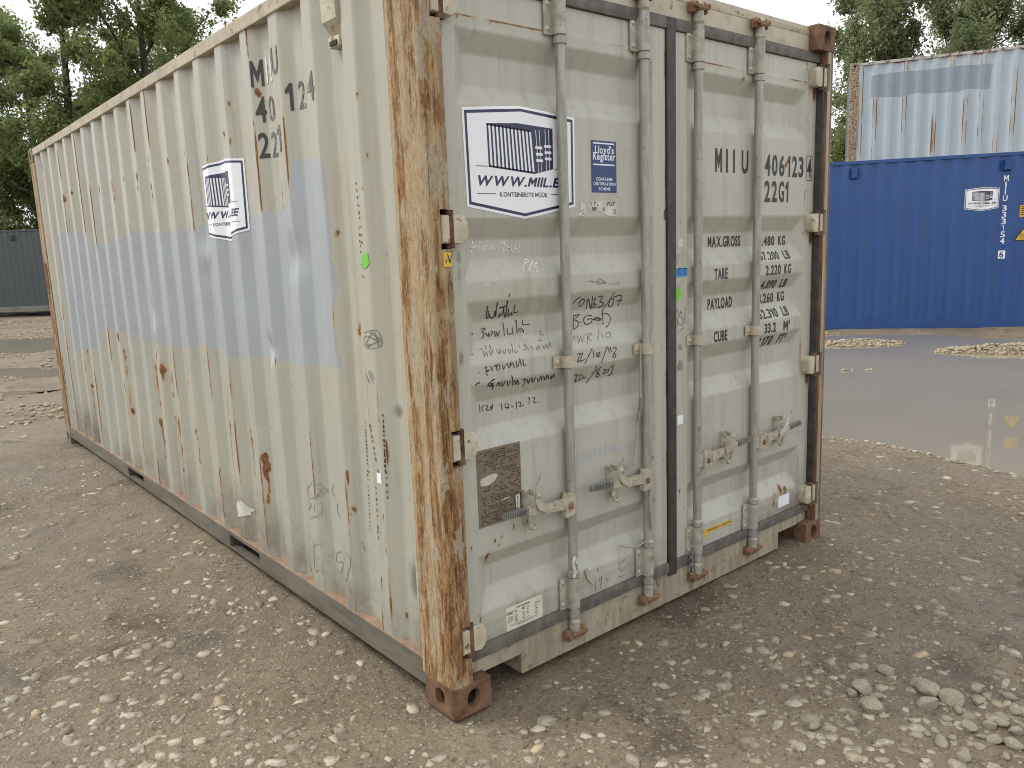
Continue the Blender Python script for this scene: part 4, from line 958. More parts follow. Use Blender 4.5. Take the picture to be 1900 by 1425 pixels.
# ------------------------------------------------------------------ lock rods
RODX = [0.608, 1.050, 1.390, 1.829]
def cam_end(rod, x, z, up):
    s = 1 if up else -1
    bm = bm_new()
    add_cyl(bm, (x, 0.030, z - s * 0.055), (x, 0.030, z + s * 0.012), 0.023, 0.020, 14)
    add_cyl(bm, (x, 0.030, z - s * 0.064), (x, 0.030, z - s * 0.055), 0.019, 0.023, 14)
    add_dome(bm, (x, 0.030, z + s * 0.012), 0.020, (0, 0, s), 0.7)
    obj('cam', bm, M['bracket'], rod, 'auto')
    bm = bm_new()
    for sx in (-1, 1):
        add_box(bm, x + sx * 0.035 - 0.013, x + sx * 0.035 + 0.013, 0.018, 0.0495, z - 0.022, z + 0.020, 0.007)
        add_cyl(bm, (x + sx * 0.040, 0.006, z + 0.004), (x + sx * 0.040, 0.03, z + 0.004), 0.011, 0.013, 8)
    add_cyl(bm, (x - 0.030, 0.014, z - s * 0.006), (x + 0.030, 0.014, z - s * 0.006), 0.010, None, 8)
    add_box(bm, x - 0.018, x + 0.018, 0.008, 0.035, z - 0.012, z + 0.008, 0.005)
    obj('cam_keeper', bm, M['cam'], rod, 'auto')

def bracket(rod, x, z0, z1):
    bm = bm_new()
    add_box(bm, x - 0.060, x + 0.040, 0.043, 0.0495, z0, z1, 0.002)
    # half-round housing wrapped over the rod
    pts = [(x + 0.0245 * math.cos(a), 0.030 - 0.0235 * math.sin(a)) for a in [math.pi * i / 10 for i in range(11)]]
    pts = [(x + 0.0245, 0.043)] + pts + [(x - 0.0245, 0.043)]
    add_poly_prism(bm, pts, z0 + 0.002, z1 - 0.002, 'z')
    nf = len(bm.faces)
    for zz in (z0 + 0.020, z1 - 0.020):
        add_dome(bm, (x - 0.044, 0.0428, zz), 0.0095, (0, -1, 0))
        add_dome(bm, (x + 0.032, 0.0428, zz), 0.0060, (0, -1, 0))
    bm.faces.ensure_lookup_table()
    for f in list(bm.faces)[nf:]: f.material_index = 1
    obj('rod_bracket', bm, [M['bracket'], M['rivet']], rod, 'auto')

def guide(rod, x, z):
    bm = bm_new()
    add_box(bm, x - 0.058, x + 0.034, 0.042, 0.0495, z - 0.022, z + 0.022, 0.002)
    pts = [(x + 0.028 * math.cos(a), 0.030 - 0.026 * math.sin(a)) for a in [math.pi * i / 10 for i in range(11)]]
    pts = [(x + 0.028, 0.042)] + pts + [(x - 0.028, 0.042)]
    add_poly_prism(bm, pts, z - 0.021, z + 0.021, 'z')
    add_dome(bm, (x - 0.043, 0.0418, z), 0.012, (0, -1, 0))
    obj('rod_guide', bm, M['cream_worn'], rod, 'auto')

def handle(rod, x, s, shiny=False, hz=0.0):
    Z = 0.648 + hz
    P = lambda a, b: (x + s * a, Z + b)
    bm = bm_new()
    # hub plate with a turned edge
    add_poly_prism(bm, [P(0.006, -0.045), P(0.050, -0.052), P(0.066, -0.045), P(0.066, 0.020), P(0.056, 0.038), P(0.020, 0.040), P(0.006, 0.030)], -0.004, 0.016, 'y')
    es = [e for e in bm.edges if all(v.co.y < 0 for v in e.verts)]
    bmesh.ops.bevel(bm, geom=es, offset=0.004, segments=2, affect='EDGES')
    add_cyl(bm, (x + s * 0.012, 0.030, Z - 0.030), (x + s * 0.012, 0.030, Z + 0.034), 0.027, None, 14)
    # arm, tapering into the grip
    add_poly_prism(bm, [P(0.060, -0.012), P(0.060, 0.026), P(0.105, 0.028), P(0.165, 0.026), P(0.225, 0.036), P(0.225, 0.010), P(0.165, 0.000), P(0.115, -0.008)], -0.008, 0.008, 'y')
    add_poly_prism(bm, [P(0.105, 0.017), P(0.165, 0.019), P(0.165, 0.009), P(0.105, 0.004)], -0.012, -0.0075, 'y')
    add_poly_prism(bm, [P(0.215, 0.006), P(0.250, 0.010), P(0.250, 0.040), P(0.215, 0.040)], -0.010, 0.010, 'y')
    hd = obj('handle', bm, M['handle'], rod, 'auto')
    bm = bm_new(); add_dome(bm, (x + s * 0.036, -0.004, Z - 0.006), 0.014, (0, -1, 0), 0.6); obj('bolt', bm, M['cam'], rod)
    bm = bm_new()
    add_poly_prism(bm, [P(0.250, 0.012), P(0.366, 0.022), P(0.369, 0.030), P(0.366, 0.044), P(0.250, 0.040)], -0.006, 0.008, 'y')
    for i in range(13):
        a = 0.258 + i * 0.0082
        add_box(bm, min(x + s * a, x + s * (a + .004)), max(x + s * a, x + s * (a + .004)), -0.0095, -0.0055, Z + 0.017 + i * 0.0007, Z + 0.037 + i * 0.0002)
    obj('handle_grip', bm, M['grip'], rod, 'auto')
    # catch: hooked retainer that swings over the arm
    bm = bm_new()
    add_poly_prism(bm, [P(0.222, 0.090), P(0.204, 0.092), P(0.194, 0.082), P(0.192, 0.056), P(0.178, 0.040), P(0.158, 0.034), P(0.146, 0.018), P(0.150, 0.004), P(0.164, -0.006),
                        P(0.180, 0.008), P(0.200, 0.018), P(0.214, 0.034), P(0.222, 0.060)], -0.017, -0.0125, 'y')
    if shiny:
        for v in bm.verts: v.co.y -= 0.004
        bmesh.ops.bevel(bm, geom=[e for e in bm.edges if e.calc_face_angle(0) > 0.6], offset=0.003, segments=2, affect='EDGES')
    obj('handle_catch', bm, M['chrome'] if shiny else M['handle'], rod, 'auto')
    bm = bm_new()
    add_box(bm, min(x + s * 0.198, x + s * 0.226), max(x + s * 0.198, x + s * 0.226), 0.044, 0.060, Z - 0.046, Z + 0.090, 0.003)
    for a in (0.198, 0.226):
        add_box(bm, min(x + s * a, x + s * (a + .003)), max(x + s * a, x + s * (a + .003)), 0.016, 0.045, Z + 0.066, Z + 0.086, 0.001)
    # lower hook under the arm
    pts = [(0.226, 0.004), (0.230, -0.030), (0.220, -0.050), (0.204, -0.053), (0.192, -0.044)]
    for a, b in zip(pts[:-1], pts[1:]):
        pa, pb = P(*a), P(*b)
        add_cyl(bm, (pa[0], 0.012, pa[1]), (pb[0], 0.012, pb[1]), 0.008, None, 8)
    add_dome(bm, (x + s * 0.206, -0.017, Z + 0.074), 0.010, (0, -1, 0))
    add_dome(bm, (x + s * 0.205, 0.034, Z - 0.030), 0.013, (0, -1, 0), 0.9)
    obj('catch_bracket', bm, M['handle'], rod, 'auto')

for i, x in enumerate(RODX):
    bm = bm_new()
    add_cyl(bm, (x, 0.030, 0.165), (x, 0.030, 2.482), 0.0185, None, 20)
    for zz in (0.352, 2.300):
        add_cyl(bm, (x, 0.030, zz - 0.010), (x, 0.030, zz + 0.010), 0.0245, 0.0245, 18)
        add_cyl(bm, (x, 0.030, zz + 0.010), (x, 0.030, zz + 0.018), 0.0245, 0.0190, 18)
    for zz in (0.190, 2.450):
        add_cyl(bm, (x, 0.030, zz - 0.014), (x, 0.030, zz + 0.010), 0.0230, None, 18)
    rod = obj('lock_rod', bm, M['rod'], box, 'auto')
    cam_end(rod, x, 2.528, True)
    cam_end(rod, x, 0.104, False)
    bracket(rod, x, 2.318, 2.440)
    bracket(rod, x, 0.212, 0.340)
    guide(rod, x, 1.182)
    handle(rod, x, -1 if i < 2 else 1, i == 3)

# frayed strap and wire hanging by the second rod, seal wires on the left and centre rods
def wire(name, pts, r, mat, parent, label=None):
    bm = bm_new(); add_tube(bm, pts, r, 8); return obj(name, bm, mat, parent, 'auto', label)
wire('seal_wire', [(1.010, 0.026, 1.20), (1.004, 0.022, 1.10), (1.002, 0.024, 0.98), (0.992, 0.028, 0.90), (0.984, 0.030, 0.84), (0.978, 0.034, 0.78), (0.962, 0.034, 0.70)], 0.0042, M['cable'], box)
wire('seal_wire', [(1.004, 0.021, 0.985), (1.000, 0.022, 0.94), (0.990, 0.026, 0.89)], 0.0085, M['grip'], box)
wire('seal_wire', [(1.040, 0.010, 0.62), (1.030, 0.004, 0.52), (1.042, 0.006, 0.42)], 0.0028, M['grip'], box)
wire('seal_wire', [(0.880, 0.040, 0.385), (0.935, 0.036, 0.365), (0.985, 0.034, 0.352), (1.015, 0.030, 0.362), (1.035, 0.012, 0.372)], 0.0035, M['cable'], box)
wire('seal_wire', [(1.080, 0.004, 0.26), (1.090, 0.001, 0.18), (1.086, 0.002, 0.155), (1.078, 0.004, 0.16), (1.076, 0.006, 0.19)], 0.003, M['grip'], box)
wire('seal_wire', [(0.606, 0.008, 0.40), (0.590, 0.004, 0.43), (0.582, 0.004, 0.41), (0.590, 0.002, 0.37), (0.584, 0.003, 0.35)], 0.006, M['paper'], box)
bm = bm_new()
for (zc, r_) in ((0.222, 0.016), (0.188, 0.018), (0.150, 0.020)):
    pts = [(1.345 + 0.55 * r_ * math.cos(a), 0.030 + 0.004 * math.sin(2 * a), zc + 1.3 * r_ * math.sin(a)) for a in [2 * math.pi * i / 12 for i in range(13)]]
    add_tube(bm, pts, 0.0032, 6)
obj('chain', bm, M['grip'], box, 'auto')
# loose tag on the left door below the seal wire
bm = bm_new()
add_poly_prism(bm, [(0.690, 0.330), (0.702, 0.342), (0.722, 0.300), (0.744, 0.268), (0.730, 0.262), (0.700, 0.296)], 0.046, 0.0485, 'y')
obj('hanging_tag', bm, M['handle'], box)

# ventilator on the near side
bm = bm_new()
v0, v1 = 0.485, 0.585
xo = 0.004
prof = [(0.052, 2.335), (xo - 0.004, 2.395), (xo - 0.010, 2.520), (0.052, 2.520)]
add_poly_prism(bm, prof and [(a, b) for a, b in prof], v0, v1, 'y')
bmesh.ops.bevel(bm, geom=[e for e in bm.edges if e.calc_face_angle(0) > 0.4], offset=0.006, segments=2, affect='EDGES')
add_box(bm, 0.012, 0.047, v0 + 0.012, v1 - 0.012, 2.310, 2.345, 0.004)
vt = obj('ventilator', bm, M['hinge'], box, 'auto')
bm = bm_new(); add_box(bm, 0.006, 0.0117, v0 + 0.022, v1 - 0.03, 2.313, 2.330, 0.002); obj('vent_hole_dark', bm, M['interior'], vt)  # near-black block stands in for the shade inside the vent opening

# ------------------------------------------------------------------ stickers, plates and lettering
STK = [(-0.253, 0.164), (-0.002, 0.188), (0.252, 0.167), (0.248, -0.145), (0.002, -0.188), (-0.248, -0.147)]
def shrink(pts, d):
    c = np.mean(pts, 0); out = []
    k = len(pts)
    P = [np.array(p_) for p_ in pts]
    for i in range(k):
        a, b, c_ = P[i - 1], P[i], P[(i + 1) % k]
        n1 = np.array([-(b - a)[1], (b - a)[0]]); n1 = n1 / np.linalg.norm(n1)
        n2 = np.array([-(c_ - b)[1], (c_ - b)[0]]); n2 = n2 / np.linalg.norm(n2)
        if np.dot(n1, c - b) < 0: n1 = -n1; n2 = -n2
        nn = n1 + n2; nn = nn / np.dot(nn, nn) * 2
        out.append(tuple(b + nn * d))
    return out
def company_sticker(parent, fin, scale=1.0):
    """fin(name, bm, mats, parent, layer) conforms artwork given in sticker coordinates"""
    bm = bm_new(); poly2d(bm, STK)
    st = fin('sticker', bm, [M['white_vinyl']], parent, 0)
    bm = bm_new()
    ring2d(bm, shrink(STK, 0.009), shrink(STK, 0.0185))
    T = [(-0.154, 0.121), (-0.019, 0.130), (0.143, 0.122), (0.041, 0.110)]
    poly2d(bm, T)
    A0, A1, B0, B1 = (-0.154, 0.121), (0.041, 0.110), (-0.151, -0.018), (0.053, -0.035)
    nb = 12
    lerp = lambda p_, q_, t: (p_[0] + (q_[0] - p_[0]) * t, p_[1] + (q_[1] - p_[1]) * t)
    # wall of ribs: navy bars with the white of the sticker showing between them
    for i in range(nb):
        t0, t1 = (i + (0 if i else -0.0)) / nb, (i + 0.46) / nb
        poly2d(bm, [lerp(A0, A1, t0), lerp(A0, A1, t1), lerp(B0, B1, t1), lerp(B0, B1, t0)])
    poly2d(bm, [lerp(A0, B0, 0.955), lerp(A1, B1, 0.955), B1, B0])
    poly2d(bm, [A0, A1, lerp(A1, B1, 0.04), lerp(A0, B0, 0.04)])
    F0, F1, G0, G1 = A1, (0.143, 0.122), (0.141, -0.016), B1
    cols = [0, 0.20, 0.23, 0.36, 0.39, 0.63, 0.66, 0.80, 0.83, 1.0]
    for i in range(0, len(cols) - 1):
        if i % 2 == 0:
            a, b = cols[i], cols[i + 1]
            poly2d(bm, [lerp(F0, F1, a), lerp(F0, F1, b), lerp(G1, G0, b), lerp(G1, G0, a)])
    em = fin('emblem', bm, [M['navy']], st, 1)
    bm = bm_new()
    for cc in (0.30, 0.74):
        for rr in (0.40, 0.55, 0.70):
            p0 = lerp(lerp(F0, F1, cc - 0.17), lerp(G1, G0, cc - 0.17), rr); p1 = lerp(lerp(F0, F1, cc + 0.17), lerp(G1, G0, cc + 0.17), rr)
            rect2d(bm, p0[0], p1[0], p0[1] - 0.0045, p0[1] + 0.0045)
    fin('emblem', bm, [M['white_print']], st, 2)
    bm = bm_new()
    text2d(bm, 'WWW.MIIL.EE', -0.198, 0.205, -0.080, -0.046, 0.030, 0.28)
    fin('lettering', bm, [M['navy']], st, 1)
    bm = bm_new()
    text2d(bm, 'KONTEINERITE M\u00dc\u00dcK', -0.108, 0.112, -0.114, -0.095, 0.022)
    fin('lettering', bm, [M['grey_print']], st, 1)
    for (a, b, z) in ((-0.204, -0.125, -0.1045), (0.128, 0.206, -0.1035), (-0.204, -0.155, -0.016), (0.146, 0.204, -0.0155)):
        bm = bm_new(); rect2d(bm, a, b, z - 0.0012, z + 0.0012)
        fin('printed_line', bm, [M['grey_print']], st, 1)
    return st
def fin_door(cx, cz):
    def f(name, bm, mats, parent, layer):
        for v in bm.verts: v.co.x += cx; v.co.y += cz
        return door_art(name, bm, mats, parent, 0.0012 + 0.0006 * layer)
    return f
def fin_side(cy, cz):
    def f(name, bm, mats, parent, layer):
        for v in bm.verts: v.co.x = cy - v.co.x; v.co.y += cz
        zl = [v.co.y for v in bm.verts]
        for c in np.arange(min(zl) + 0.03, max(zl), 0.06):
            bmesh.ops.bisect_plane(bm, geom=list(bm.verts) + list(bm.edges) + list(bm.faces), dist=1e-6, plane_co=(0, c, 0), plane_no=(0, 1, 0))
        return side_art(name, bm, mats, parent, 0.0020 + 0.0008 * layer)
    return f
company_sticker(box, fin_door(0.440, 1.888))['label'] = 'white company sticker with navy border on the left door'
company_sticker(box, fin_side(1.730, 1.872))['label'] = 'white company sticker folded over the ribs of the side wall'

# certification sticker
bm = bm_new(); rect2d(bm, 0.776, 0.912, 1.795, 1.983)
cs = door_art('sticker', bm, [M['royal']], box, 0.0012, 'dark blue certification sticker on the left door')
bm = bm_new()
rect2d(bm, 0.786, 0.901, 1.971, 1.976); rect2d(bm, 0.786, 0.901, 1.894, 1.899)
text2d(bm, "Lloyd's", 0.796, 0.898, 1.928, 1.966, 0.022); text2d(bm, 'Register', 0.785, 0.905, 1.904, 1.941, 0.022)
text2d(bm, 'CONTAINER', 0.799, 0.890, 1.838, 1.850, 0.02); text2d(bm, 'CERTIFICATION', 0.785, 0.905, 1.821, 1.832, 0.02); text2d(bm, 'SCHEME', 0.813, 0.876, 1.803, 1.814, 0.02)
door_art('lettering', bm, [M['white_print']], cs, 0.0018)

# torn paper label below it
rr = random.Random(3)
def torn(pts, amp=0.006, n=5):
    out = []
    for i in range(len(pts)):
        a, b = np.array(pts[i]), np.array(pts[(i + 1) % len(pts)])
        for j in range(n):
            out.append(tuple(a + (b - a) * j / n + np.array([rr.uniform(-amp, amp), rr.uniform(-amp, amp)])))
    return out
bm = bm_new()
poly2d(bm, torn([(0.709, 1.709), (0.735, 1.709), (0.740, 1.750), (0.718, 1.756)], 0.004))
poly2d(bm, torn([(0.752, 1.742), (0.772, 1.728), (0.820, 1.722), (0.856, 1.708), (0.900, 1.710), (0.918, 1.726), (0.910, 1.758), (0.840, 1.766), (0.765, 1.764)], 0.004, 3))
tp = door_art('torn_label', bm, [M['paper']], box, 0.0012)
bm = bm_new()
text2d(bm, 'U', 0.765, 0.773, 1.747, 1.760); text2d(bm, 'P', 0.786, 0.794, 1.745, 1.760); text2d(bm, 'L', 0.802, 0.810, 1.746, 1.760); text2d(bm, 'PULP', 0.858, 0.902, 1.746, 1.762, 0.008)
text2d(bm, 'C', 0.722, 0.732, 1.716, 1.732); text2d(bm, 'MP', 0.776, 0.800, 1.728, 1.742, 0.008); text2d(bm, 'E', 0.836, 0.846, 1.728, 1.740); text2d(bm, 'D', 0.893, 0.906, 1.715, 1.733, 0.01)
door_art('lettering', bm, [M['black_print']], tp, 0.0018)

# black stencils on the right door
def stencil(items, bold=0.032):
    for it in items:
        k = bm_new()
        for (s, x0, x1, z0, z1) in it: text2d(k, s, x0, x1, z0, z1, bold)
        door_art('lettering', k, [M['black_print']], door_r, 0.0012)
stencil([[('M', 1.540, 1.590, 1.892, 1.992), ('I', 1.620, 1.633, 1.892, 1.992), ('I', 1.672, 1.685, 1.892, 1.992)], [('U', 1.737, 1.788, 1.891, 1.992)],
         [(ch, 1.922 + i * 0.060, 1.968 + i * 0.060, 1.887, 1.985) for i, ch in enumerate('406')],
         [('1', 2.112, 2.138, 1.887, 1.985)] + [(ch, 2.156 + i * 0.058, 2.200 + i * 0.058, 1.887, 1.985) for i, ch in enumerate('23')],
         [(ch, 1.922 + i * 0.060, 1.968 + i * 0.060, 1.768, 1.866) for i, ch in enumerate('22G')] + [('1', 2.100, 2.126, 1.768, 1.866)]], 0.026)
bm = bm_new()
text2d(bm, '4', 2.285, 2.323, 1.888, 1.980, 0.024)
ring2d(bm, [(2.277, 1.874), (2.331, 1.874), (2.331, 1.992), (2.277, 1.992)], [(2.280, 1.877), (2.328, 1.877), (2.328, 1.989), (2.280, 1.989)])
door_art('lettering', bm, [M['black_print']], door_r, 0.0012)
rows = [[('MAX.GROSS', 1.540, 1.786, 1.571, 1.620)], [('TARE', 1.541, 1.638, 1.430, 1.479)], [('PAYLOAD', 1.540, 1.725, 1.295, 1.346)], [('CUBE', 1.538, 1.640, 1.151, 1.202)],
        [('30.480', 1.905, 2.070, 1.566, 1.613), ('KG', 2.105, 2.165, 1.566, 1.613)], [('67.200', 1.905, 2.072, 1.500, 1.541), ('LB', 2.112, 2.168, 1.500, 1.541)],
        [('2.220', 1.944, 2.075, 1.428, 1.476), ('KG', 2.105, 2.165, 1.428, 1.476)], [('4.890', 1.944, 2.072, 1.362, 1.404), ('LB', 2.112, 2.168, 1.362, 1.404)],
        [('28.260', 1.905, 2.070, 1.293, 1.342), ('KG', 2.105, 2.165, 1.293, 1.342)], [('62.310', 1.905, 2.072, 1.222, 1.268), ('LB', 2.112, 2.168, 1.222, 1.268)],
        [('33.2', 1.942, 2.042, 1.152, 1.200)], [('M', 2.108, 2.150, 1.152, 1.198), ('3', 2.154, 2.166, 1.178, 1.202)], [('1.170', 1.915, 2.040, 1.086, 1.136), ('FT', 2.092, 2.142, 1.086, 1.134), ('3', 2.147, 2.160, 1.110, 1.136)]]
stencil(rows)

# ghost of an old web address
bm = bm_new(); text2d(bm, 'aerskline.co', 0.666, 1.000, 0.772, 0.830, 0.012)
door_art('lettering', bm, [M['ghost']], door_l, 0.0010)

# handwriting
def cluster(L):
    """neighbouring strokes that read as one word"""
    B = [(np.min(l, 0), np.max(l, 0)) for l in L]
    g = list(range(len(L)))
    for i in range(len(L)):
        for j in range(i):
            gap = np.linalg.norm(np.maximum(0, np.maximum(B[i][0] - B[j][1], B[j][0] - B[i][1])))
            if gap < 0.40 * max(np.max(B[i][1] - B[i][0]), np.max(B[j][1] - B[j][0])):
                a, b = g[i], g[j]
                g = [b if x == a else x for x in g]
    return [[L[i] for i in range(len(L)) if g[i] == k] for k in sorted(set(g))]
NAMES = {'marker': 'handwriting', 'marker_thin': 'handwriting', 'chalk': 'chalk_writing', 'red_ink': 'red_writing', 'pencil': 'pencil_writing'}
for w_, m_, where, L in DATA['hand']:
    for L_ in cluster(L): strokes(NAMES[m_], L_, w_ * 1e-4, M[m_], {'l': door_l, 'r': door_r, 's': box}[where], 'side' if where == 's' else 'door', 0.0018 if where == 's' else 0.0012)
for L in DATA['dash']:
    strokes('paint_dash', L, 0.0050, M['marker'], box, 'side', 0.0018)

# side number, partly worn away
bm = bm_new(); L_ = []
def sl(s, y0, y1, z0, z1, b):                      # y0 is the left (far) edge
    k = bm_new(); text2d(k, s, -y0, -y1, z0, z1, b)
    for v in k.verts: v.co.x = -v.co.x
    return k
def side_letters(items, mat):
    for (s, y0, y1, z0, z1, b) in items:
        k = sl(s, y0, y1, z0, z1, b)
        side_art('lettering', k, [mat], box, 0.0020)
bm.free()
side_letters([('M', 1.257, 1.197, 2.298, 2.402, 0.016), ('4', 1.248, 1.198, 2.155, 2.257, 0.016), ('2', 1.247, 1.198, 2.012, 2.116, 0.016), ('1', 0.958, 0.926, 2.160, 2.262, 0.016)], M['black_print'])
side_letters([('U', 1.040, 0.984, 2.306, 2.410, 0.010), ('0', 1.182, 1.128, 2.152, 2.252, 0.008), ('2', 0.900, 0.846, 2.160, 2.262, 0.008), ('4', 0.756, 0.698, 2.162, 2.266, 0.010),
              ('2', 1.182, 1.128, 2.010, 2.112, 0.008), ('1', 1.044, 1.012, 2.014, 2.116, 0.010)], M['faded_print'])
side_letters([('I', 1.178, 1.162, 2.304, 2.404, 0.01), ('I', 1.140, 1.126, 2.304, 2.404, 0.01)], M['ghost_white'])

# information plates
bm = bm_new(); rect2d(bm, 0.180, 0.380, 0.640, 0.918)
pl = door_art('notice_plate', bm, [M['plate_brown']], box, 0.0012, 'large brown weathered notice on the left door')
bm = bm_new()
poly2d(bm, torn([(0.194, 0.790), (0.230, 0.788), (0.262, 0.800), (0.270, 0.822), (0.240, 0.826), (0.196, 0.816)], 0.003, 3)); door_art('torn_patch', bm, [M['paper']], pl, 0.0018); bm = bm_new(); poly2d(bm, torn([(0.282, 0.716), (0.318, 0.724), (0.320, 0.730), (0.284, 0.722)], 0.001, 2)); door_art('torn_patch', bm, [M['paper']], pl, 0.0018); bm = bm_new()
rect2d(bm, 0.349, 0.371, 0.664, 0.726)
door_art('blank_sticker', bm, [M['paper']], pl, 0.0018)
bm = bm_new()
ring2d(bm, [(0.345, 0.660), (0.375, 0.660), (0.375, 0.730), (0.345, 0.730)], [(0.349, 0.664), (0.371, 0.664), (0.371, 0.726), (0.349, 0.726)])
for (ch, z) in (('A', 0.708), ('C', 0.694), ('T', 0.680), ('E', 0.667)): text2d(bm, ch, 0.355, 0.363, z, z + 0.010, 0.01)
rr2 = random.Random(9)
z = 0.905
while z > 0.648:
    x = 0.188 + rr2.uniform(0, 0.02)
    while x < 0.372:
        w = rr2.uniform(0.006, 0.022)
        if rr2.random() < 0.62 and not (0.19 < x < 0.275 and 0.782 < z < 0.832) and not (x + w > 0.343 and z < 0.733): rect2d(bm, x, min(x + w, 0.376), z, z + 0.0030)
        x += w + rr2.uniform(0.003, 0.008)
    z -= 0.0085
door_art('small_print', bm, [M['black_print']], pl, 0.0024)

rc = []
for (cx, cz, a0) in ((0.456, 0.301, 0), (0.290, 0.301, 90), (0.290, 0.223, 180), (0.456, 0.223, 270)):
    for i in range(5):
        a = math.radians(a0 + 22.5 * i); rc.append((cx + 0.007 * math.cos(a), cz + 0.007 * math.sin(a)))
bm = bm_new(); poly2d(bm, rc)
pl2 = door_art('notice_plate', bm, [M['plate_white']], box, 0.0012, 'small cream notice low on the left door')
bm = bm_new()
rect2d(bm, 0.335, 0.352, 0.294, 0.2985); rect2d(bm, 0.356, 0.400, 0.294, 0.2985)
for i in range(8):
    zz = 0.286 - i * 0.0062
    for (a, b) in ((0.290, 0.318), (0.324, 0.342), (0.362, 0.378), (0.384, 0.396), (0.422, 0.442)):
        if rr2.random() < 0.85: rect2d(bm, a, a + (b - a) * rr2.uniform(0.6, 1), zz, zz + 0.0024)
rect2d(bm, 0.305, 0.440, 0.2335, 0.2355); rect2d(bm, 0.335, 0.410, 0.2275, 0.2295)
door_art('small_print', bm, [M['faded_print']], pl2, 0.0018)

# yellow seal label, white and coloured tags
bm = bm_new(); poly2d(bm, [(1.462, 0.292), (1.462, 0.250), (1.488, 0.256), (1.492, 0.270), (1.690, 0.268), (1.690, 0.292)])
yl = door_art('sticker', bm, [M['yellow']], box, 0.0012, 'narrow yellow seal sticker on the right door')
bm = bm_new(); text2d(bm, 'Under high security bolt seal here', 1.497, 1.684, 0.2735, 0.2875, 0.006)
door_art('lettering', bm, [M['black_print']], yl, 0.0018)
bm = bm_new(); rect2d(bm, 2.093, 2.196, 0.243, 0.302); door_art('blank_sticker', bm, [M['white_vinyl']], box)
bm = bm_new(); rect2d(bm, 1.272, 1.312, 0.822, 0.862); door_art('blank_sticker', bm, [M['white_vinyl']], box)
bm = bm_new(); rect2d(bm, 1.275, 1.313, 1.578, 1.614); wt_ = door_art('blank_sticker', bm, [M['paper']], box)
bm = bm_new(); poly2d(bm, torn([(1.263, 1.457), (1.340, 1.459), (1.342, 1.494), (1.264, 1.492)], 0.002, 4)); bt = door_art('blue_tape', bm, [M['blue_tape']], box)
bm = bm_new(); text2d(bm, 'B', 1.282, 1.296, 1.464, 1.488); text2d(bm, 'N', 1.312, 1.326, 1.462, 1.486); rect2d(bm, 1.280, 1.303, 1.489, 1.4925); rect2d(bm, 1.312, 1.338, 1.488, 1.4925)
door_art('lettering', bm, [M['black_print']], bt, 0.0018)
bm = bm_new()
poly2d(bm, [(1.262, 1.372), (1.270, 1.356), (1.282, 1.353), (1.290, 1.368), (1.303, 1.378), (1.302, 1.402), (1.290, 1.404), (1.282, 1.416), (1.272, 1.406), (1.263, 1.404)])
door_art('green_tag', bm, [M['green']], box)
bm = bm_new()
poly2d(bm, torn([(1.276, 1.150), (1.306, 1.148), (1.292, 1.176)], 0.002, 3)); poly2d(bm, torn([(1.274, 1.062), (1.312, 1.060), (1.306, 1.092), (1.292, 1.104), (1.280, 1.090)], 0.002, 3))
door_art('torn_label', bm, [M['grip']], box)
bm = bm_new(); poly2d(bm, [(0.444, 1.590), (0.444, 1.552), (0.418, 1.550), (0.398, 1.568), (0.404, 1.606), (0.424, 1.604)]); side_art('green_tag', bm, [M['green']], box, 0.002)
bm = bm_new(); rect2d(bm, 0.409, 0.440, 0.766, 0.806); side_art('blank_sticker', bm, [M['white_vinyl']], box, 0.002)
bm = bm_new(); poly2d(bm, torn([(2.010, 0.300), (1.900, 0.356), (1.846, 0.382), (1.765, 0.345), (1.790, 0.312), (1.985, 0.254)], 0.006, 3)); side_art('torn_label', bm, [M['paper']], box, 0.003)
bm = bm_new(); add_poly_prism(bm, [(0.050, 1.552), (0.083, 1.552), (0.083, 1.594), (0.050, 1.598)], 0.0005, 0.0028, 'y')
av = obj('sticker', bm, [M['yellow']], box, False, 'small yellow and white tag on the rusty corner post')
bm = bm_new()
for v0_ in ([(0.056, 1.564), (0.062, 1.576), (0.064, 1.574), (0.059, 1.563)], [(0.064, 1.592), (0.068, 1.590), (0.076, 1.564), (0.071, 1.564)], [(0.079, 1.589), (0.082, 1.589), (0.075, 1.563), (0.072, 1.564)]):
    f = bm.faces.new([bm.verts.new((a, -0.0002, b)) for a, b in v0_])
obj('lettering', bm, [M['black_print']], av)
# =================================================================== the other containers
BLUE = (0.014, 0.064, 0.225)
M['blue'] = paint_mat('blue_paint', BLUE, (0.017, 0.073, 0.248), (0.030, 0.060, 0.12), rough=0.36, streak_f=0.25, speck=False)
M['blue_plain'] = flat_mat('blue_frame_paint', BLUE, 0.4, 0.12, 3)
M['lightblue'] = paint_mat('pale_blue_paint', (0.375, 0.435, 0.48), (0.41, 0.465, 0.505), (0.36, 0.37, 0.35), patch=(0.25, 0.30, 0.345), rough=0.5, rust_scale=14, streak_f=0.3)
M['lb_rail'] = worn_mat('pale_rusty_rail', (0.47, 0.47, 0.44), (0.40, 0.36, 0.30), 0.95, 0.6, sc=7, thr=0.50)
M['lb_post'] = worn_mat('pale_rusty_post', (0.42, 0.36, 0.27), (0.30, 0.20, 0.12), 1.0, 0.7, streak=(14, 14, 3.0), thr=0.46)
M['lb_end'] = worn_mat('dark_grey_end', (0.055, 0.065, 0.075), (0.075, 0.08, 0.085), 0.5, 0.5, sc=5)
M['slate'] = paint_mat('slate_paint', (0.060, 0.072, 0.080), (0.068, 0.080, 0.086), (0.085, 0.085, 0.08), rough=0.45, streak_f=0.3, speck=False)
M['slate_plain'] = flat_mat('slate_frame', (0.058, 0.068, 0.075), 0.5, 0.15, 3)
M['slate_rail'] = flat_mat('dusty_slate_rail', (0.20, 0.195, 0.18), 0.7, 0.25, 4)
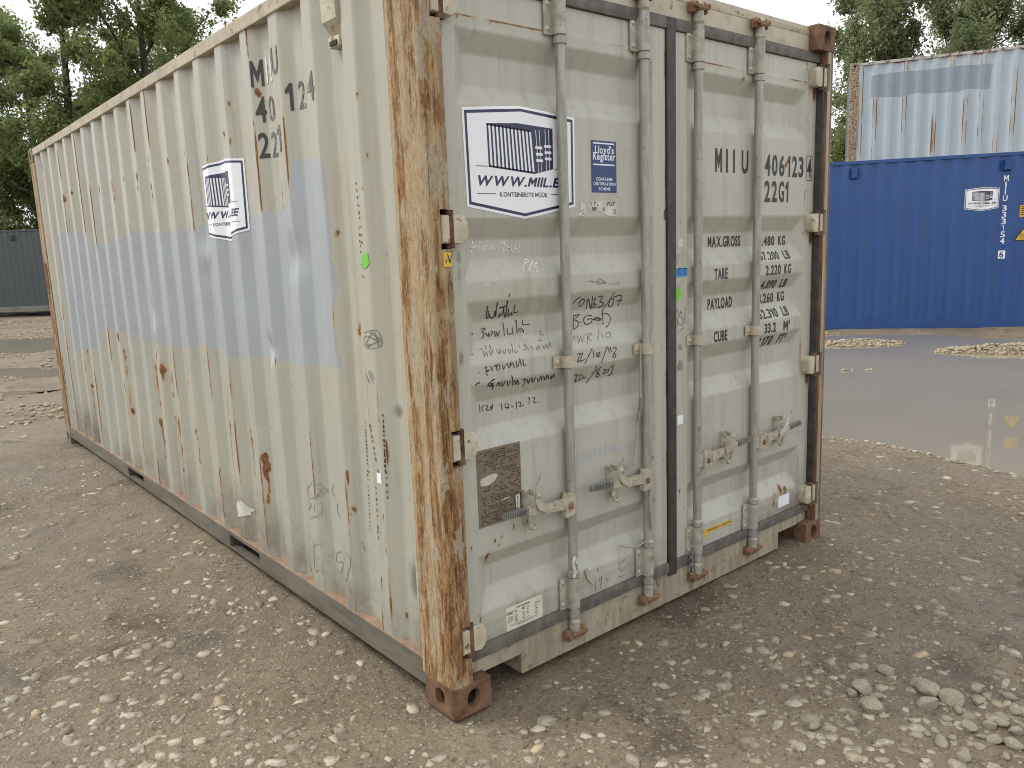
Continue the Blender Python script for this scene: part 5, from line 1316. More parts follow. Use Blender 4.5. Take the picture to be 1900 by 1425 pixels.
M['block'] = flat_mat('timber_block', (0.10, 0.085, 0.065), 0.9, 0.3, 6)

def stock_container(label, loc, rz, L, H, m, pitch=0.278, off=0.0, attrs=None, nz=2, step=None, pockets=True):
    """plain box container; its long front wall looks along local -y, left front corner at the origin"""
    c = empty('shipping_container', loc, rz)
    tag(c, label, 'container', 'shipping containers in the yard')
    W = 2.438
    wall_sheet('side_panel', 0.16, L - 0.16, 0.155, H - 0.062, lambda a, z, d: np.stack([a, 0.012 + d, z], -1), m['wall'], c, pitch, off, nz, attrs=attrs, step=step)
    wall_sheet('side_panel', 0.16, L - 0.16, 0.155, H - 0.062, lambda a, z, d: np.stack([a, W - 0.012 - d, z], -1), m['wall2'], c, pitch)
    wall_sheet('end_panel', 0.15, W - 0.15, 0.155, H - 0.10, lambda a, z, d: np.stack([0.012 + d, a, z], -1), m['end'], c)
    wall_sheet('end_panel', 0.15, W - 0.15, 0.155, H - 0.10, lambda a, z, d: np.stack([L - 0.012 - d, a, z], -1), m['end'], c)
    bm = bm_new(); add_box(bm, 0.05, L - 0.05, 0.05, W - 0.05, H - 0.048, H - 0.03); obj('roof', bm, m['frame'], c)
    bm = bm_new(); add_box(bm, 0.06, L - 0.06, 0.06, W - 0.06, 0.13, 0.15); obj('floor', bm, m['frame'], c)
    for y0, y1 in ((0.004, 0.064), (W - 0.064, W - 0.004)):
        bm = bm_new(); add_box(bm, 0.16, L - 0.16, y0, y1, H - 0.066, H - 0.010, 0.006); obj('top_rail', bm, m['top'], c)
        bm = bm_new()
        zc = L / 2
        yy0, yy1 = (y0 - 0.002, y0 + 0.03) if y0 < 1 else (y1 - 0.03, y1 + 0.002)
        segs = [(0.16, zc - 1.15), (zc - 0.80, zc + 0.80), (zc + 1.15, L - 0.16)] if pockets else [(0.16, L - 0.16)]
        for a, b in segs: add_box(bm, a, b, yy0, yy1, 0.020, 0.158, 0.004)
        for a, b in ((zc - 1.15, zc - 0.80), (zc + 0.80, zc + 1.15)) if pockets else ():
            add_box(bm, a, b, yy0 + 0.002, yy1, 0.130, 0.156); add_box(bm, a, b, yy0 + 0.002, yy1, 0.022, 0.036)
        obj('bottom_rail', bm, m['rail'], c)
    for x0, x1 in ((0.006, 0.066), (L - 0.066, L - 0.006)):
        bm = bm_new(); add_box(bm, x0, x1, 0.163, W - 0.163, H - 0.10, H - 0.012, 0.006); obj('end_rail', bm, m['end'], c)
        bm = bm_new(); add_box(bm, x0, x1, 0.163, W - 0.163, 0.02, 0.155, 0.006); obj('end_rail', bm, m['end'], c)
    for x in (0, 1):
        for y in (0, 1):
            X = (lambda a: a) if not x else (lambda a: L - a)
            Y = (lambda a: a) if not y else (lambda a: W - a)
            bm = bm_new()
            add_poly_prism(bm, [(X(a), Y(b)) for a, b in [(0.165, 0.004), (0.165, 0.03), (0.03, 0.03), (0.03, 0.15), (0.004, 0.15), (0.004, 0.014), (0.014, 0.004)]], 0.1185, H - 0.1185, 'z')
            obj('corner_post', bm, m['post'], c)
            for z, f in ((0, 1), (H, -1)):
                me = CAST.copy()
                fx, fy = (1, -1)[x], (1, -1)[y]
                me.transform(Matrix.Scale(178 / 162, 4, (1, 0, 0)) @ Matrix.Scale(162 / 178, 4, (0, 1, 0)))
                me.transform(Matrix.Diagonal((fx, fy, f, 1)))
                if fx * fy * f < 0: me.flip_normals()
                me.transform(Matrix.Translation((X(0), Y(0), z)))
                me.materials.clear()
                obj_me('corner_casting', me, m['post'], c)
    return c
def front_art(name, bm, mats, parent, pitch, off, o=0.004):
    cuts = []
    xs_ = [v.co.x for v in bm.verts]
    for i in range(-2, 60):
        for f in (0, .26, .5, .76): cuts.append(i * pitch - off + f * pitch)
    cuts = [c for c in cuts if min(xs_) - 0.02 < c < max(xs_) + 0.02]
    conform(bm, lambda u, v: (u, 0.012 + float(smooth_fn(lambda t: ribs(t, pitch, off), np.array(u), 0.008)) - o, v), cuts, ())
    return obj(name, bm, mats, parent)
def small_vent(c, x, z, mat):
    bm = bm_new()
    add_poly_prism(bm, [(-0.022, z - 0.07), (-0.026, z + 0.085), (0.045, z + 0.085), (0.045, z - 0.10)], x - 0.045, x + 0.045, 'x')
    bmesh.ops.bevel(bm, geom=[e for e in bm.edges if e.calc_face_angle(0) > 0.4], offset=0.012, segments=2, affect='EDGES')
    obj('ventilator', bm, mat, c, 'auto')

# --- blue one across the puddle
X0 = 2.35
bth = math.radians(-53.93)
bo = Vector((11.5605, 4.7786, 0.0)) - X0 * Vector((math.cos(bth), math.sin(bth), 0)) + Vector((0, 0, -0.015))
blue = stock_container('bright blue high container standing along the far edge of the big puddle', bo, bth, 6.058, 2.83,
                       dict(wall=M['blue'], wall2=M['blue'], end=M['blue'], frame=M['blue_plain'], top=M['blue_plain'], rail=M['blue_plain'], post=M['blue_plain']),
                       0.278, 0.05, attrs=None, nz=6, pockets=False)
small_vent(blue, X0 + 0.26, 2.62, M['blue_plain'])
small_vent(blue, X0 + 2.54, 2.62, M['blue_plain'])
def fin_front(cx, cz, c_pitch, c_off):
    def f(name, bm, mats, parent, layer):
        for v in bm.verts: v.co.x += cx; v.co.y += cz
        return front_art(name, bm, mats, parent, c_pitch, c_off, 0.004 + 0.002 * layer)
    return f
company_sticker(blue, fin_front(X0 + 2.205, 2.105, 0.278, 0.05))['label'] = 'white company sticker on the blue wall'
bm = bm_new()
z = 2.466
for ch in 'MIIU 333154':
    if ch == ' ':
        z -= 0.055; continue
    w = 0.016 if ch in 'I1' else 0.062
    text2d(bm, ch, X0 + 2.540 - w / 2, X0 + 2.540 + w / 2, z - 0.094, z, 0.012)
    z -= 0.104
front_art('lettering', bm, [M['white_print']], blue, 0.278, 0.05)
bm = bm_new(); rect2d(bm, X0 + 2.492, X0 + 2.588, 1.145, 1.275)
wb = front_art('lettering', bm, [M['white_print']], blue, 0.278, 0.05)
bm = bm_new(); text2d(bm, '6', X0 + 2.512, X0 + 2.568, 1.160, 1.262, 0.014)
front_art('lettering', bm, [M['blue_plain']], wb, 0.278, 0.05, 0.006)
bm = bm_new(); rect2d(bm, X0 + 2.765, X0 + 2.955, 1.800, 1.985)
ys_ = front_art('warning_sign', bm, [M['yellow']], blue, 0.278, 0.05)
bm = bm_new()
for i in range(5):
    for a in (0, .06, .11): rect2d(bm, X0 + 2.785 + a, X0 + 2.785 + a + 0.04, 1.83 + i * 0.031, 1.842 + i * 0.031)
front_art('small_print', bm, [M['black_print']], ys_, 0.278, 0.05, 0.006)
tri = [(X0 + 2.70, 1.420), (X0 + 3.02, 1.420), (X0 + 2.86, 1.662)]
bm = bm_new(); poly2d(bm, shrink(tri, 0.012)); tr = front_art('warning_sign', bm, [M['yellow']], blue, 0.278, 0.05)
bm = bm_new(); ring2d(bm, tri, shrink(tri, 0.014))
for i in range(3): rect2d(bm, X0 + 2.79, X0 + 2.93, 1.46 + 0.03 * i, 1.468 + 0.03 * i)
front_art('small_print', bm, [M['black_print']], tr, 0.278, 0.05, 0.006)

# --- pale blue rusty one on the second tier behind, standing on another
lth = math.radians(-61.5)
lo_ = Vector((15.607, 6.702, 0))
LBP, LBO = 0.282, 0.10
streak_k = {}
rr3 = random.Random(21)
for i in range(60): streak_k[i] = (rr3.uniform(0.5, 1.0), rr3.uniform(0.0, 2.2), rr3.uniform(0.3, 1.9))
def lb_patch(a, z):
    t = 2.31 + 0.00 * a; b = 1.86 - 0.012 * a
    t = t + 0.03 * (vnoise(a * 3, z * 0, 2) - .5); b = b + 0.07 * (vnoise(a * 4, z * 0, 3) - .5)
    return np.clip(0.5 + np.minimum(np.minimum(t - z, z - b), np.minimum(a - 0.42, 2.62 + 0.08 * (z - 1.9) - a)) / 0.04, 0, 1)
def lb_rust(a, z):
    i = np.floor((a + LBO) / LBP).astype(int)
    s = np.mod(a + LBO, LBP) / LBP
    A = np.vectorize(lambda k: streak_k[int(k) % 60][0])(i); T = np.vectorize(lambda k: streak_k[int(k) % 60][1])(i); Ln = np.vectorize(lambda k: streak_k[int(k) % 60][2])(i)
    e = np.maximum(np.exp(-((s - 0.27) / 0.028) ** 2), np.exp(-((s - 0.015) / 0.028) ** 2) * 0.85)
    e = np.maximum(e, 0.40 * ((s > 0.02) & (s < 0.26)) * (A > 0.70))
    zz = 2.6 - z
    win = np.clip((zz - T + 0.5) / 0.2, 0, 1) * np.clip((T + Ln - zz) / 0.3, 0, 1)
    r = e * (0.50 * A + 0.60 * A * win) * np.clip(fbm(a * 7, z * 2.2, 4, 71) * 2.4 - 0.33, 0, 1.0)
    r = r * (1 - 0.75 * lb_patch(a, z))
    r = np.maximum(r, 0.75 * np.clip((z - 2.46) / 0.06, 0, 1) * fbm(a * 5, z * 5, 3, 6) * 1.2)
    return r
lbm = dict(wall=M['lightblue'], wall2=M['lightblue'], end=M['lb_end'], frame=M['lb_rail'], top=M['lb_rail'], rail=M['lb_rail'], post=M['lb_post'])
stock_container('pale blue container with rust streaks and a grey repainted strip, high behind the blue one', lo_ + Vector((0, 0, 2.591)), lth, 6.058, 2.591, lbm, LBP, LBO,
                attrs={'rust': lb_rust, 'patch': lb_patch}, nz=130, step=0.02)
stock_container('container of the lower tier hidden behind the blue one, carrying the pale blue one', lo_, lth, 6.058, 2.589, lbm, LBP, LBO)

# --- dark slate one far on the left, raised on timber blocks
sth = math.atan2(-0.646, 0.763)
so = Vector((2.52, 28.1, 0.0)) - 4.2 * Vector((math.cos(sth), math.sin(sth), 0)) + Vector((0, 0, 0.17))
slate = stock_container('dark slate-grey container far off on the left, seen past the end of the beige one', so, sth, 6.058, 2.591,
                        dict(wall=M['slate'], wall2=M['slate'], end=M['slate'], frame=M['slate_plain'], top=M['slate_plain'], rail=M['slate_rail'], post=M['slate_plain']), 0.20, 0.03)
small_vent(slate, 4.82, 2.33, M['rubber'])
for i, (a, b) in enumerate(((0.1, 0.2), (0.1, 1.9), (5.6, 0.2), (5.6, 1.9))):
    bm = bm_new(); add_box(bm, 0, 0.32, 0, 0.34, 0, 0.20, 0.012)
    for v in bm.verts:
        v.co.x += 0.01 * math.sin(9 * v.co.z + i)
    o = obj('timber_block', bm, M['block'])
    q = so + Matrix.Rotation(sth, 3, 'Z') @ Vector((a, b, 0)); o.location = (q.x, q.y, -0.03); o.rotation_euler = (0, 0, sth)
    tag(o, 'squared timber block under the dark slate-grey container', 'block', 'timber blocks under the slate container')
# =================================================================== ground, puddles, stones
FP = Vector((0.763, -0.646)); FD = Vector((0.646, 0.763))
BUMPS = [  # gravel rising out of the big puddle: x, y, radius along the blue wall, radius across, height
    (7.75, 2.75, 0.75, 0.16, 0.040), (8.35, 3.05, 0.50, 0.14, 0.040), (8.15, 2.35, 0.45, 0.10, 0.034), (9.9, 4.15, 1.2, 0.40, 0.075), (10.5, 3.70, 0.55, 0.22, 0.05),
    (10.55, 1.85, 0.95, 0.30, 0.085), (11.0, 1.35, 1.2, 0.45, 0.09), (9.9, 1.25, 0.6, 0.12, 0.055), (9.5, 2.55, 0.25, 0.06, 0.022), (8.9, 1.6, 0.3, 0.05, 0.018)]
WATER_Z = -0.035
def big_puddle(x, y):
    shore = 4.30 + 0.10 * (fbm(y * 1.7, y * 0 + 3, 3, 40) - 0.5) * 4 + np.where(y < -0.4, (-0.4 - y) * 0.10, 0) + np.where(y > 1.2, (y - 1.2) * -0.05, 0)
    # distance to the blue wall line
    bn = np.array([-0.80833, -0.58873])
    far = (x - 11.5605) * bn[0] + (y - 4.7786) * bn[1]
    a = np.clip((x - shore) / 0.55, -1, 1)
    b = np.clip((far - 0.10) / 0.6, -1, 1)
    m = np.clip(np.minimum(a, b), 0, 1)
    m = m * m * (3 - 2 * m)
    m = m * np.clip((y + 9) / 2, 0, 1) * np.clip((9.5 - y) / 2, 0, 1)
    h = -0.085 * m
    d = np.array([0.5887, -0.8083])
    for (cx, cy, ra, rb, hh) in BUMPS:
        u = (x - cx) * d[0] + (y - cy) * d[1]; v = (x - cx) * -d[1] + (y - cy) * d[0]
        h = h + 0.80 * hh * np.exp(-(u / ra) ** 2 - (v / rb) ** 2) * (0.6 + 0.8 * fbm(x * 6, y * 6, 2, 4))
    return h
HOLES = [(0.6, 17.9, 4.2, 1.9), (0.0, 12.6, 3.2, 0.75), (-0.9, 10.9, 2.6, 0.42), (-0.75, 6.9, 0.75, 0.28), (-3.0, 20.5, 2.5, 1.0)]
def ground_h(x, y, fine=True):
    h = 0.050 * (fbm(x * 0.22, y * 0.22, 3, 1) - 0.5) + 0.030 * (fbm(x * 1.1, y * 1.1, 3, 2) - 0.5)
    if fine:
        h = h + 0.016 * (fbm(x * 4.2, y * 4.2, 4, 3, 0.55) - 0.5) + 0.012 * (fbm(x * 17, y * 17, 2, 6) - 0.5)
        # churned wheel ruts and footprints
        h = h + 0.018 * np.clip(fbm(x * 2.6 + 9, y * 2.6, 3, 55) - 0.60, 0, 1) * 3 * (fbm(x * 13, y * 13, 3, 56) - 0.35)
    h = h + 0.006
    # mud banked along the sides of the beige container
    h = h + 0.018 * np.exp(-((x + 0.02) / 0.22) ** 2) * np.clip((y - 0.25) / 0.4, 0, 1) * np.clip((5.8 - y) / 0.3, 0, 1)
    h = np.where((np.abs(x - 0.0) < 0.3) & (np.abs(y - 0.1) < 0.3), h * 0.35 - 0.004, h)
    h = h + big_puddle(x, y)
    for (cx, cy, ra, rb) in HOLES:
        u = (x - cx) * FP.x + (y - cy) * FP.y; v = (x - cx) * FD.x + (y - cy) * FD.y
        q = np.sqrt((u / ra) ** 2 + (v / rb) ** 2) + 0.35 * (fbm(x * 1.1, y * 1.1, 3, 88) - 0.5)
        h = h - 0.15 * np.clip(1.15 - q, 0, 0.8)
    return h
def graded(lo, hi, a, b, step, g=1.16):
    c = list(np.arange(a, b + 1e-6, step))
    s = step; v = b
    while v < hi:
        s *= g; v += s; c.append(min(v, hi))
    s = step; v = a; pre = []
    while v > lo:
        s *= g; v -= s; pre.append(max(v, lo))
    return np.array(pre[::-1] + c)
gx = graded(-320, 340, -3.0, 5.2, 0.022, 1.035); gy = graded(-160, 380, -1.7, 4.5, 0.022, 1.02)
GX, GY = np.meshgrid(gx, gy, indexing='ij')
GZ = ground_h(GX, GY)
n = NT('wet_stony_mud')
big = n.noise(0.55, 5, 0.6); mid = n.noise(3.2, 5, 0.6); gr = n.noise(38, 5, 0.75); gr2 = n.noise(110, 3, 0.75); gr3 = n.noise(62, 4, 0.7)
col = n.mix(n.ramp(mid, 0.32, 0.68), (0.152, 0.115, 0.074), (0.204, 0.160, 0.108))
col = n.mix(n.ramp(big, 0.42, 0.62, 0, 0.55), col, (0.228, 0.182, 0.127))
col = n.mix(n.ramp(gr, 0.34, 0.50, 0.85, 0.0), col, (0.072, 0.053, 0.034))
col = n.mix(n.ramp(gr, 0.60, 0.72, 0.0, 0.6), col, (0.31, 0.27, 0.21))
col = n.mix(n.ramp(gr2, 0.60, 0.75, 0.0, 0.5), col, (0.30, 0.25, 0.18))
col = n.mix(n.ramp(gr3, 0.60, 0.66, 0.0, 0.65), col, (0.075, 0.055, 0.037))
col = n.mix(n.ramp(gr3, 0.36, 0.41, 0.55, 0.0), col, (0.33, 0.275, 0.20))
churn = n.noise(1.6, 6, 0.68, n.mapped((1, 1, 1), (4, 2, 0)))
col = n.mix(n.ramp(churn, 0.555, 0.65, 0.0, 0.65), col, (0.060, 0.045, 0.032))
# pebbles pressed in the mud
pv = n.voro(34); pc = n.voro(34, 'F1', None, 'Color')
sep = n.t.nodes.new('ShaderNodeSeparateColor'); n.t.links.new(pc, sep.inputs[0])
pm = n.math('MULTIPLY', n.ramp(n.math('ADD', pv, n.math('MULTIPLY', n.noise(60, 3), 0.35)), 0.36, 0.48, 1.0, 0.0), n.ramp(sep.outputs[0], 0.72, 0.76))
pcol = n.mix(sep.outputs[1], (0.27, 0.23, 0.17), (0.44, 0.40, 0.325))
col = n.mix(n.math('MULTIPLY', pm, 0.85), col, pcol)
pv2 = n.voro(85); pc2 = n.voro(85, 'F1', None, 'Color')
sep2 = n.t.nodes.new('ShaderNodeSeparateColor'); n.t.links.new(pc2, sep2.inputs[0])
pm2 = n.math('MULTIPLY', n.ramp(pv2, 0.30, 0.42, 1.0, 0.0), n.ramp(sep2.outputs[0], 0.66, 0.70))
col = n.mix(n.math('MULTIPLY', pm2, 0.7), col, n.mix(sep2.outputs[1], (0.19, 0.155, 0.11), (0.40, 0.36, 0.285)))
wet = n.ramp(n.noise(0.9, 5, 0.65, n.mapped((1, 1, 1), (11, 3, 0))), 0.46, 0.62)
col = n.mix(n.math('MULTIPLY', wet, 0.22), col, (0.12, 0.098, 0.075))
ht = n.math('ADD', n.math('MULTIPLY', gr, 0.8), n.math('ADD', n.math('MULTIPLY', gr2, 0.4), n.math('MULTIPLY', pm, 0.55)))
n.bump(n.math('SUBTRACT', ht, n.math('MULTIPLY', gr3, 0.6)), 0.9, 0.014)
n.fin(col, n.ramp(wet, 0, 1, 0.78, 0.42), 0.0, 0.4)
M['ground'] = n.m
gme = grid_mesh('ground', np.stack([GX, GY, GZ], -1))
tag(obj_me('ground', gme, M['ground']), None, kind='structure')

# water
n = NT('muddy_water')
c = n.mix(n.ramp(n.noise(0.4, 3, 0.5), 0.35, 0.65), (0.214, 0.187, 0.139), (0.242, 0.212, 0.160))
n.bump(n.noise(5.0, 2, 0.5), 0.012, 0.01)
n.fin(c, 0.03, 0.0, 0.5)
n.b.inputs['IOR'].default_value = 1.33
M['water'] = n.m
def water(name, x0, x1, y0, y1, z):
    bm = bm_new()
    bmesh.ops.create_grid(bm, x_segments=8, y_segments=8, size=0.5)
    for v in bm.verts: v.co = Vector((x0 + (v.co.x + .5) * (x1 - x0), y0 + (v.co.y + .5) * (y1 - y0), z))
    tag(obj(name, bm, M['water']), None, kind='structure')
water('puddle', 3.6, 11.9, -9.0, 9.5, WATER_Z)
water('puddle', -7.0, 3.8, 9.8, 24.0, WATER_Z + 0.002)
water('puddle', -2.2, 0.0, 6.2, 8.0, WATER_Z + 0.001)

# ---- stones pressed in the mud: one mesh of many irregular flat pebbles
n = NT('pale_limestone')
t = n.attr('tint'); t2 = n.attr('warm')
c = n.mix(t, (0.20, 0.168, 0.125), (0.445, 0.405, 0.325))
c = n.mix(n.math('MULTIPLY', t2, 0.7), c, (0.44, 0.315, 0.165))
c = n.mix(n.ramp(n.noise(26, 5, 0.7), 0.42, 0.62, 0.0, 0.62), c, (0.165, 0.133, 0.098))
c = n.mix(n.ramp(n.noise(90, 4, 0.7), 0.60, 0.72, 0.0, 0.4), c, (0.14, 0.11, 0.08))
n.bump(n.noise(60, 5, 0.7), 0.5, 0.006)
M['stone'] = n.fin(c, 0.75, 0.0, 0.3)
n = NT('loose_limestone')
c = n.mix(n.ramp(n.noise(7, 5, 0.6), 0.35, 0.65), (0.29, 0.252, 0.188), (0.41, 0.365, 0.285))
c = n.mix(n.ramp(n.noise(30, 5, 0.7), 0.52, 0.68, 0.0, 0.6), c, (0.20, 0.165, 0.125))
n.bump(n.noise(42, 6, 0.7), 0.6, 0.008)
M['loose'] = n.fin(c, 0.8, 0.0, 0.3)

def in_box(x, y): return (x > -0.03) & (x < CW + 0.02) & (y > 0.0) & (y < CL)
def gravel(nst):
    CX, CY = -1.4075, -2.0527
    rng = np.random.default_rng(5)
    # sample over the angles the camera can see, denser close by
    az = np.radians(rng.uniform(5, 100, nst * 3)); u = rng.random(nst * 3)
    d = 1.2 * (18.0 / 1.2) ** (u ** 0.92)
    x = CX + d * np.cos(az); y = CY + d * np.sin(az)
    ok = ~in_box(x, y) & ((y < 5.0) | (x < 0.4) | (x > 3)) & ~((x > 12.2))
    # patches of more and fewer stones
    den = fbm(x * 0.9, y * 0.9, 3, 61)
    ok &= rng.random(len(x)) < np.clip((den - 0.22) * 2.4, 0.30, 1)
    x, y, d = x[ok][:nst], y[ok][:nst], d[ok][:nst]
    k = len(x)
    r = 0.0056 * np.exp(rng.normal(0.35, 0.50, k)) * (1 + 0.10 * d)
    bigm = rng.random(k) < 0.36
    r = np.where(bigm, 0.010 + 0.034 * rng.random(k) ** 1.6, r)
    r = np.minimum(r, 0.058)
    z = ground_h(x, y)
    dry = z > WATER_Z - 0.004
    x, y, z, r = x[dry], y[dry], z[dry], r[dry]; k = len(x)
    S = 8
    V = np.zeros((k, 2 * S + 1, 3)); ang = np.sort(rng.uniform(0, 2 * np.pi, (k, S)), 1) * 0.35 + np.linspace(0, 2 * np.pi, S, endpoint=False)[None] * 0.65 + rng.uniform(0, 6.28, (k, 1)) * 0
    rad = rng.uniform(0.60, 1.10, (k, S)); asp = rng.uniform(0.42, 0.95, (k, 1)); rot = rng.uniform(0, np.pi, (k, 1))
    lx = rad * np.cos(ang); ly = rad * np.sin(ang) * asp
    X = lx * np.cos(rot) - ly * np.sin(rot); Y = lx * np.sin(rot) + ly * np.cos(rot)
    hgt = r * rng.uniform(0.0, 0.07, k) + 0.0012
    tx = rng.normal(0, 0.05, (k, 1)); ty = rng.normal(0, 0.05, (k, 1))
    V[:, :S, 0] = x[:, None] + X * r[:, None]; V[:, :S, 1] = y[:, None] + Y * r[:, None]; V[:, :S, 2] = z[:, None] - 0.014
    q = rng.uniform(0.86, 0.97, (k, S))
    V[:, S:2 * S, 0] = x[:, None] + X * q * r[:, None]; V[:, S:2 * S, 1] = y[:, None] + Y * q * r[:, None]
    V[:, S:2 * S, 2] = z[:, None] + hgt[:, None] * rng.uniform(0.75, 1.15, (k, S)) + (X * tx + Y * ty) * r[:, None]
    V[:, 2 * S, 0] = x; V[:, 2 * S, 1] = y; V[:, 2 * S, 2] = z + hgt * 1.15
    F = []
    base = (np.arange(k) * (2 * S + 1))[:, None]
    tri = []; quad = []
    for i in range(S):
        j = (i + 1) % S
        quad.append(np.concatenate([base + i, base + j, base + S + j, base + S + i], 1))
        tri.append(np.concatenate([base + S + i, base + S + j, base + 2 * S], 1))
    quad = np.concatenate(quad); tri = np.concatenate(tri)
    me = bpy.data.meshes.new('gravel')
    nv = k * (2 * S + 1)
    me.vertices.add(nv); me.vertices.foreach_set('co', V.reshape(-1).astype(np.float32))
    loops = np.concatenate([quad.ravel(), tri.ravel()]).astype(np.int32)
    me.loops.add(len(loops)); me.loops.foreach_set('vertex_index', loops)
    st = np.concatenate([np.arange(len(quad)) * 4, len(quad) * 4 + np.arange(len(tri)) * 3]).astype(np.int32)
    me.polygons.add(len(st)); me.polygons.foreach_set('loop_start', st)
    me.update(calc_edges=True); me.validate()
    tint = np.clip(rng.beta(1.9, 1.7, k) * (0.55 + 0.6 * (r > 0.013)), 0, 1); warm = np.where(rng.random(k) < 0.17, rng.random(k), 0.12 * rng.random(k))
    set_attr(me, 'tint', np.repeat(tint, 2 * S + 1)); set_attr(me, 'warm', np.repeat(warm, 2 * S + 1))
    tag(obj_me('gravel', me, M['stone']), None, kind='stuff')
gravel(13000)
# crushed gravel crowded on the banks of the big puddle
def bank_gravel(nst, left=False):
    rng = np.random.default_rng(15)
    x = rng.uniform(3.4, 11.3, nst * 14); y = rng.uniform(-4.5, 6.5, nst * 14)
    if left: x = rng.uniform(-3.5, 3.2, nst * 14); y = rng.uniform(7.2, 26, nst * 14)
    z = ground_h(x, y)
    far = -((x - 11.56) * 0.80833 + (y - 4.78) * 0.58873)
    ok = (z > WATER_Z - 0.004) & (far > 0.02) & (((x > 5.0) & (z < 0.05)) | ((x <= 5.0) & (np.abs(z + 0.016) < 0.020) & (rng.random(nst * 14) < 0.35)))
    if left: ok = (z > WATER_Z + 0.002) & ~in_box(x, y) & (rng.random(nst * 14) < np.clip((fbm(x * 0.8, y * 0.8, 3, 44) - 0.40) * 5, 0, 1))
    x, y, z = x[ok][:nst], y[ok][:nst], z[ok][:nst]; k = len(x)
    ico = bmesh.new(); bmesh.ops.create_icosphere(ico, subdivisions=1, radius=1.0)
    B = np.array([v.co[:] for v in ico.verts]); F0 = np.array([[v.index for v in f.verts] for f in ico.faces]); ico.free()
    r = rng.uniform(0.010, 0.034, k) * (0.8 + 0.05 * (x - 4) if not left else 1.25)
    V = B[None] * rng.uniform(0.6, 1.25, (k, len(B), 1)) * r[:, None, None]
    V[:, :, 2] *= 0.55
    V[:, :, 0] += x[:, None]; V[:, :, 1] += y[:, None]; V[:, :, 2] += z[:, None] + 0.2 * r[:, None]
    F = (F0[None] + (np.arange(k) * len(B))[:, None, None]).reshape(-1, 3)
    me = bpy.data.meshes.new('gravel')
    me.vertices.add(k * len(B)); me.vertices.foreach_set('co', V.reshape(-1).astype(np.float32))
    me.loops.add(F.size); me.loops.foreach_set('vertex_index', F.ravel().astype(np.int32))
    me.polygons.add(len(F)); me.polygons.foreach_set('loop_start', np.arange(0, F.size, 3, dtype=np.int32))
    me.update(calc_edges=True); me.validate()
    set_attr(me, 'tint', np.repeat(rng.uniform(0.25, 0.95, k), len(B))); set_attr(me, 'warm', np.repeat(rng.uniform(0.15, 0.7, k), len(B)))
    tag(obj_me('gravel', me, M['stone']), None, kind='stuff')
bank_gravel(4200)
bank_gravel(3200, True)

# ---- loose stones heaped at the lower right, each its own thing
def rock_mesh(seed, flat=0.7):
    rng = np.random.default_rng(seed)
    bm = bm_new(); bmesh.ops.create_icosphere(bm, subdivisions=3, radius=1.0)
    pl = rng.normal(0, 1, (11, 3)); pl /= np.linalg.norm(pl, axis=1)[:, None]; dd = rng.uniform(0.62, 0.95, 11)
    for v in bm.verts:
        c = np.array(v.co[:])
        for p_, d_ in zip(pl, dd):
            t = c @ p_
            if t > d_: c = c - p_ * (t - d_) * 0.92
        c = c * (1 + 0.06 * (float(fbm(np.array(c[0] * 2.5 + seed), np.array(c[1] * 2.5 + c[2] * 1.7), 3, seed)) - 0.5) * 2)
        v.co = Vector((c[0], c[1] * rng_asp[seed % 7], c[2] * flat))
    bmesh.ops.recalc_face_normals(bm, faces=bm.faces)
    me = bpy.data.meshes.new('loose_stone'); bm.to_mesh(me); bm.free()
    me.materials.append(M['loose'])
    me.polygons.foreach_set('use_smooth', [True] * len(me.polygons)); me.set_sharp_from_angle(angle=math.radians(24))
    return me
rng_asp = [0.7, 0.85, 0.6, 0.95, 0.75, 0.65, 0.9]
ROCKS = [rock_mesh(s, f) for s, f in zip(range(7), (0.62, 0.55, 0.5, 0.7, 0.45, 0.6, 0.5))]
rr4 = random.Random(12)
named = [  # x, y, radius, mesh, turn, label
    (1.075, -0.925, 0.042, 3, 0.4, 'rounded grey stone at the left edge of the loose heap, largest one there'),
    (1.345, -0.853, 0.034, 6, 1.9, 'dark round stone lying apart above the loose heap'),
    (1.163, -0.852, 0.044, 1, 2.9, 'broad wedge-shaped pale stone at the top of the loose heap'),
    (1.118, -0.835, 0.026, 0, 0.9, 'small angular grey stone leaning on the wedge-shaped one'),
    (1.160, -0.905, 0.024, 2, 2.2, 'small smooth stone just below the wedge-shaped one'),
    (1.308, -1.015, 0.052, 4, 0.7, 'long flat slab-like stone at the back of the loose heap'),
    (1.300, -1.095, 0.046, 1, 1.6, 'angular pale stone right in the thick of the loose heap'),
    (1.225, -1.050, 0.040, 5, 2.5, 'squat stone between the slab-like stone and the rounded one'),
    (0.848, -0.842, 0.030, 2, 0.2, 'single split stone lying alone left of the loose heap')]
taken = []
for (x, y, r, m, t, lab) in named:
    o = bpy.data.objects.new('loose_stone', ROCKS[m]); COL.objects.link(o)
    o.location = (x, y, float(ground_h(np.array(x), np.array(y))) + r * 0.30); o.scale = (r, r, r); o.rotation_euler = (rr4.uniform(-.2, .2), rr4.uniform(-.2, .2), t)
    tag(o, lab, 'stone', 'loose stones heaped at the lower right'); taken.append((x, y, r))
spots_ = []
tries = 0
while len(spots_) < 34 and tries < 9000:
    tries += 1
    a = rr4.gauss(1.21, 0.14); b = rr4.gauss(-1.24, 0.10)
    r = rr4.choice([rr4.uniform(0.010, 0.020), rr4.uniform(0.014, 0.030), rr4.uniform(0.020, 0.036)])
    if all((a - x) ** 2 + (b - y) ** 2 > (0.78 * (r + q)) ** 2 for (x, y, q) in taken) and b > -1.6:
        taken.append((a, b, r)); spots_.append((a, b, r))
